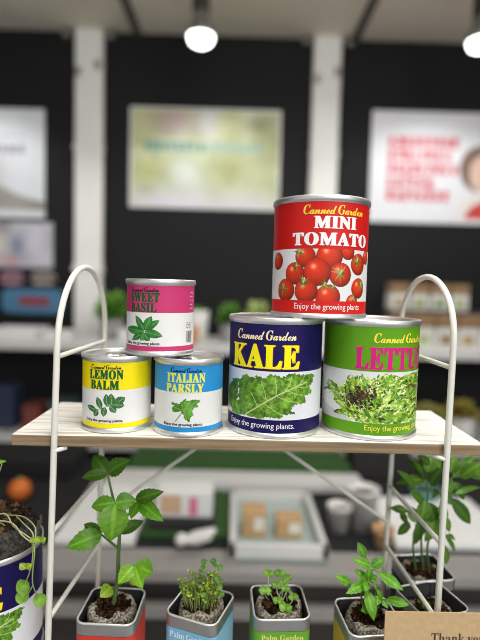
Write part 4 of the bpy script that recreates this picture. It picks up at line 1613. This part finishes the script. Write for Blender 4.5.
# --- two dark tins in the back right corner
ta, sa = tin('dark square tin with tiny seedlings behind the right front wire leg', atZ(431, 598, TINZ).x, .3795, .30, .0215, (60, 62, 66), 25, peat_h=-.004, peat_r=.0175, dark=True)
b = MB()
rnd = random.Random(51)
for (x, y) in [(-.006, -.004), (-.004, .002), (.006, -.003), (.008, .003), (-.008, .004)]:
    base = sa + Vector((x, y, 0))
    top = base + Vector((rnd.uniform(-.001, .001), -.001, rnd.uniform(.005, .010)))
    stem_tube(b, [base, (base + top) / 2 + Vector((.0006, 0, 0)), top], .00035, .0003, (120, 150, 80))
    for q in range(5):
        d = Vector((rnd.uniform(-1, 1), rnd.uniform(-.8, .3), rnd.uniform(-.2, .8))).normalized() * .0028
        leafblade(b, top - Vector((0, 0, rnd.uniform(0, .005))), top + d, .0024, (0, -.8, .6), rnd.choice([(86, 138, 52), (70, 118, 46)]), ns=4, nh=1, rnd=rnd)
b.build('tiny_seedlings', m_leaf, ta)

tb, sb = tin('dark square tin holding the leafy pepper plant, deepest tin on the rack', atZ(423, 568, TINZ).x, .4245, .12, .0215, (48, 48, 52), 26, peat_h=.001, peat_r=.0185, dark=True)


def C7(x, y, dy=0.0):
    return atY(380 + x / 4, 440 + y / 4, sb.y + dy)


U7 = .25 / F_PX * .425
b = MB()
PG = (92, 130, 66)
for pts in ([(130, 480), (132, 420), (150, 330), (175, 230)], [(160, 478), (165, 400), (180, 320), (190, 200), (175, 110)], [(185, 480), (190, 420), (225, 330), (250, 230), (290, 150)], [(120, 350), (95, 300), (60, 270)], [(250, 230), (300, 215), (400, 190)]):
    stem_tube(b, [(sb + Vector(((pts[0][0] - 155) * U7, 0, 0))) if pts[0][1] > 470 else C7(*pts[0])] + [C7(*q) for q in pts[1:]], .0011, .0006, PG)
b.build('stem', m_leaf, tb)
PL = [((180, 160), (66, 172), 54), ((110, 285), (40, 272), 44), ((80, 290), (108, 334), 40), ((150, 330), (112, 262), 60), ((170, 250), (120, 210), 60), ((180, 240), (160, 330), 76), ((190, 250), (225, 340), 76), ((185, 150), (130, 80), 60), ((190, 130), (205, 60), 66),
      ((200, 180), (250, 110), 60), ((215, 290), (200, 400), 74), ((230, 310), (245, 400), 60), ((285, 235), (364, 338), 68), ((290, 150), (380, 60), 60), ((320, 150), (412, 88), 64), ((330, 100), (420, 160), 64), ((300, 215), (400, 186), 30), ((290, 170), (340, 240), 56),
      ((262, 380), (300, 400), 34), ((262, 390), (302, 452), 34), ((258, 420), (266, 500), 36), ((240, 260), (262, 330), 50), ((150, 340), (140, 420), 44), ((280, 130), (300, 60), 60), ((240, 120), (215, 66), 50), ((210, 220), (238, 210), 50),
      ((140, 200), (70, 120), 50), ((165, 130), (110, 90), 46), ((120, 330), (70, 380), 44), ((170, 310), (150, 400), 56), ((200, 330), (180, 410), 54), ((240, 200), (290, 260), 54), ((250, 300), (280, 370), 44), ((280, 150), (262, 230), 56),
      ((330, 90), (300, 150), 50), ((350, 120), (420, 130), 54), ((200, 100), (150, 60), 50), ((360, 60), (430, 40), 60)]
for k, (p, q, wd) in enumerate(PL):
    b = MB()
    rnd = random.Random(300 + k)
    d0 = rnd.uniform(-.006, .012)
    leafblade(b, C7(*p, d0), C7(*q, d0 + rnd.uniform(-.014, .008)), wd * .82 * U7, (rnd.uniform(-.4, .4), -.7, .6), rnd.choice([(74, 122, 48), (62, 108, 42), (88, 138, 56), (80, 130, 50)]), ns=10, nh=3, arch=.1, fold=.14, shape=.8, rnd=rnd)
    b.build('leaf', m_leaf, tb)

# ------------------------------------------------------------------ opened can with peat at the left edge
YP = .362
rimc = atY(-8, 538.5, YP)
zr = rimc.z
pcx = rimc.x
t = thing('planter_can', 'opened dark blue can filled with grey peat and a trailing seedling, at the left edge', 'planter can', (pcx, YP, zr - HB), 0)
W0 = zr - HB
riser = thing('can_riser', 'low white block carrying the opened blue can, below the picture', 'block', (pcx, YP, LOWZ))
MB().box((pcx - .026, YP - .026, LOWZ + .0002), (pcx + .026, YP + .026, W0 - .0002), bev=.002).build('block', m_whitebox, riser)
dl = math.radians(-32)
rotp = dl - math.atan2(pcx, YP)
Wm = Matrix.Translation((pcx, YP, W0)) @ Matrix.Rotation(rotp, 4, 'Z')
b = MB().lathe(can_profile(RB, HB), seg=96)
e = RB - .0021
b.lathe([(e, HB - .0012), (e, HB - .02), (e, .004), (.0001, .004)], seg=72)
b.v = [tuple(Wm @ Vector(v)) for v in b.v]
b.build('can_body', m_tinplate, t)
b = label_mesh(RB, HB, KALE, math.radians(-13))
b.v = [tuple(Wm @ Vector(v)) for v in b.v]
b.build('label', m_label, t)
pc = Vector((pcx, YP, zr))
MB().lathe([(.0335, -.022), (.0338, -.004), (.0335, .004), (.0325, .0105), (.030, .0145), (.024, .0155), (.018, .013)], pc, 56, jit=.035, seed=5).build('peat_plug', m_peat_dark, t)
b = MB().lathe([(.0275, .0135), (.018, .016), (.008, .018), (.0001, .0165)], pc, 30, col=lin((58, 44, 34)), jit=.06, seed=8)
crumbs(b, pc, .027, pc.z + .0165, 500, random.Random(61), .0014, ((84, 62, 46), (60, 44, 34), (112, 86, 62), (44, 32, 26)))
b.build('soil', m_soil, t)
# clear film edge standing up on the far right of the rim
fm = bpy.data.materials.new('clear_film')
fm.use_nodes = True
nt = fm.node_tree
pb = nt.nodes['Principled BSDF']
pb.inputs['Base Color'].default_value = (.9, .9, .92, 1)
pb.inputs['Roughness'].default_value = .2
trn = nt.nodes.new('ShaderNodeBsdfTransparent')
mx = nt.nodes.new('ShaderNodeMixShader')
noi = nt.nodes.new('ShaderNodeTexNoise')
noi.inputs['Scale'].default_value = 120
mr = nt.nodes.new('ShaderNodeMapRange')
mr.inputs[3].default_value = .03
mr.inputs[4].default_value = .28
nt.links.new(noi.outputs['Fac'], mr.inputs[0])
nt.links.new(mr.outputs[0], mx.inputs[0])
nt.links.new(trn.outputs[0], mx.inputs[1])
nt.links.new(pb.outputs[0], mx.inputs[2])
nt.links.new(mx.outputs[0], nt.nodes['Material Output'].inputs[0])
vs, fs = [], []
n = 16
for i in range(n + 1):
    a = -.25 + .75 * i / n
    hh = .012 * math.sin(PI * i / n) ** .6 * (1 + .12 * math.sin(i * 1.7))
    for (rr, zz) in ((.0345, -.006), (.0347, .004), (.0352 + .0006 * math.sin(i * 2.1), .004 + hh)):
        vs.append((pcx + rr * math.cos(a), YP + rr * math.sin(a), zr + zz))
for i in range(n):
    for j in range(2):
        fs.append([i * 3 + j, i * 3 + 3 + j, i * 3 + 4 + j, i * 3 + 1 + j])
b = MB()
b.add(vs, fs, None, 0, True)
b.build('clear_film', fm, t)


def C9(x, y, Y):
    return atY(x / 4.567, 500 + y / 4.571, Y)


b = MB()
PS = (196, 204, 156)
YV = YP - .0345
stem_tube(b, [pc + Vector((-.004, -.004, .0165)), C9(20, 62, YP - .012), C9(60, 118, YP - .022), C9(110, 155, YP - .03), C9(150, 182, YP - .0335)], .0006, .00045, PS)
stem_tube(b, [pc + Vector((-.012, -.006, .0165)), C9(40, 100, YP - .02), C9(100, 160, YP - .03), C9(140, 192, YP - .0335)], .0006, .00045, PS)
stem_tube(b, [pc + Vector((.004, .004, .0165)), C9(90, 72, YP - .006), C9(135, 95, YP - .016), C9(162, 130, YP - .026), C9(160, 185, YP - .0335)], .0005, .0004, PS)
stem_tube(b, [C9(75, 75, YP - .006), C9(110, 110, YP - .02), C9(148, 150, YP - .03), C9(152, 200, YP - .034)], .0005, .0004, PS)
stem_tube(b, [C9(152, 185, YP - .034), C9(158, 240, YP - .037), C9(150, 320, YP - .038), C9(150, 385, YP - .038), C9(172, 445, YP - .034)], .0005, .0004, (160, 186, 100))
stem_tube(b, [C9(152, 200, YP - .035), C9(146, 290, YP - .038), C9(128, 350, YP - .038), C9(110, 395, YP - .039)], .00045, .00035, (170, 194, 110))
stem_tube(b, [C9(150, 390, YP - .038), C9(130, 425, YP - .039), C9(112, 440, YP - .039)], .0004, .00035, (160, 186, 100))
for k in range(9):
    rnd = random.Random(70 + k)
    q0 = pc + Vector((rnd.uniform(-.02, .012), rnd.uniform(-.02, .01), .0165))
    q2 = q0 + Vector((rnd.uniform(-.014, .014), rnd.uniform(-.008, .004), rnd.uniform(.001, .006)))
    stem_tube(b, [q0, (q0 + q2) / 2 + Vector((0, 0, .004)), q2], .0005, .0004, (190, 190, 140))
b.build('trailing_stems', m_leaf, t)
U9 = 1 / 4.57 / F_PX * .33
for k, (x, y, r, Y, two) in enumerate([(186, 176, 30, YP - .034, True), (120, 300, 30, YP - .038, True), (108, 396, 36, YP - .039, False), (104, 440, 32, YP - .039, False), (182, 456, 31, YP - .034, False), (150, 182, 14, YP - .034, False)]):
    b = MB()
    rnd = random.Random(80 + k)
    c = C9(x, y, Y)
    col = [(136, 178, 58), (150, 190, 76), (132, 178, 66), (142, 186, 68), (128, 172, 60), (150, 192, 74)][k]
    if two:
        for sg in (-1, 1):
            ev = Vector((sg * r * U9 * .9, -.001, r * U9 * (.45 if k else .25)))
            leafblade(b, c - Vector((0, 0, r * U9 * .5)), c + ev, r * U9 * 1.15, (0, -.9, .4), col, ns=8, nh=3, arch=.08, notch=True, shape=1.0, rnd=rnd)
    else:
        round_leaf(b, c, r * U9, col, rnd, (0, -.92, .3))
    b.build('round_leaf', m_leaf, t)
b = MB()
stem_tube(b, [pc + Vector((-.002, -.002, .0165)), atY(-6, 490, YP - .004), atY(2, 464, YP - .006)], .0005, .0004, PS)
leafblade(b, atY(-4, 464, YP - .006), atY(6, 461, YP - .008), .004, (0, -.8, .6), (110, 158, 60), ns=6, nh=2)
b.build('upper_leaf', m_leaf, t)

# ------------------------------------------------------------------ thank you card
YC = .3165
ca = atY(385.5, 611.5, YC)
cz = LOWZ + .0003
t = thing('card_sign', 'brown kraft card printed Thank you, in front of the right wire leg', 'card', (ca.x + .055, YC, cz))
m_card = mat('kraft_card', (206, 174, 130), 0.85, 0, 0.12, 260)
MB().box((ca.x, YC, cz), (ca.x + .115, YC + .0007, ca.z)).build('card_sheet', m_card, t)
tp = atY(432, 634, YC - .001)
vs, fs = text_flat('Thank you', SERIF, (tp.x, tp.x + .037, tp.z - .0098, tp.z), 0)
b = MB()
b.add([(x, YC - .0001, z) for x, z, e_ in vs], fs, lin((62, 50, 40)))
b.build('lettering', m_print, t)
b = MB()
b.add([(ca.x + .04, YC + .0007, ca.z - .03), (ca.x + .075, YC + .0007, ca.z - .03), (ca.x + .075, YC + .011, cz), (ca.x + .04, YC + .011, cz),
       (ca.x + .04, YC + .0014, ca.z - .03), (ca.x + .075, YC + .0014, ca.z - .03), (ca.x + .075, YC + .0118, cz), (ca.x + .04, YC + .0118, cz)], [[0, 1, 2, 3], [4, 7, 6, 5], [0, 4, 5, 1], [1, 5, 6, 2], [2, 6, 7, 3], [3, 7, 4, 0]])
b.build('easel_back', m_card, t)
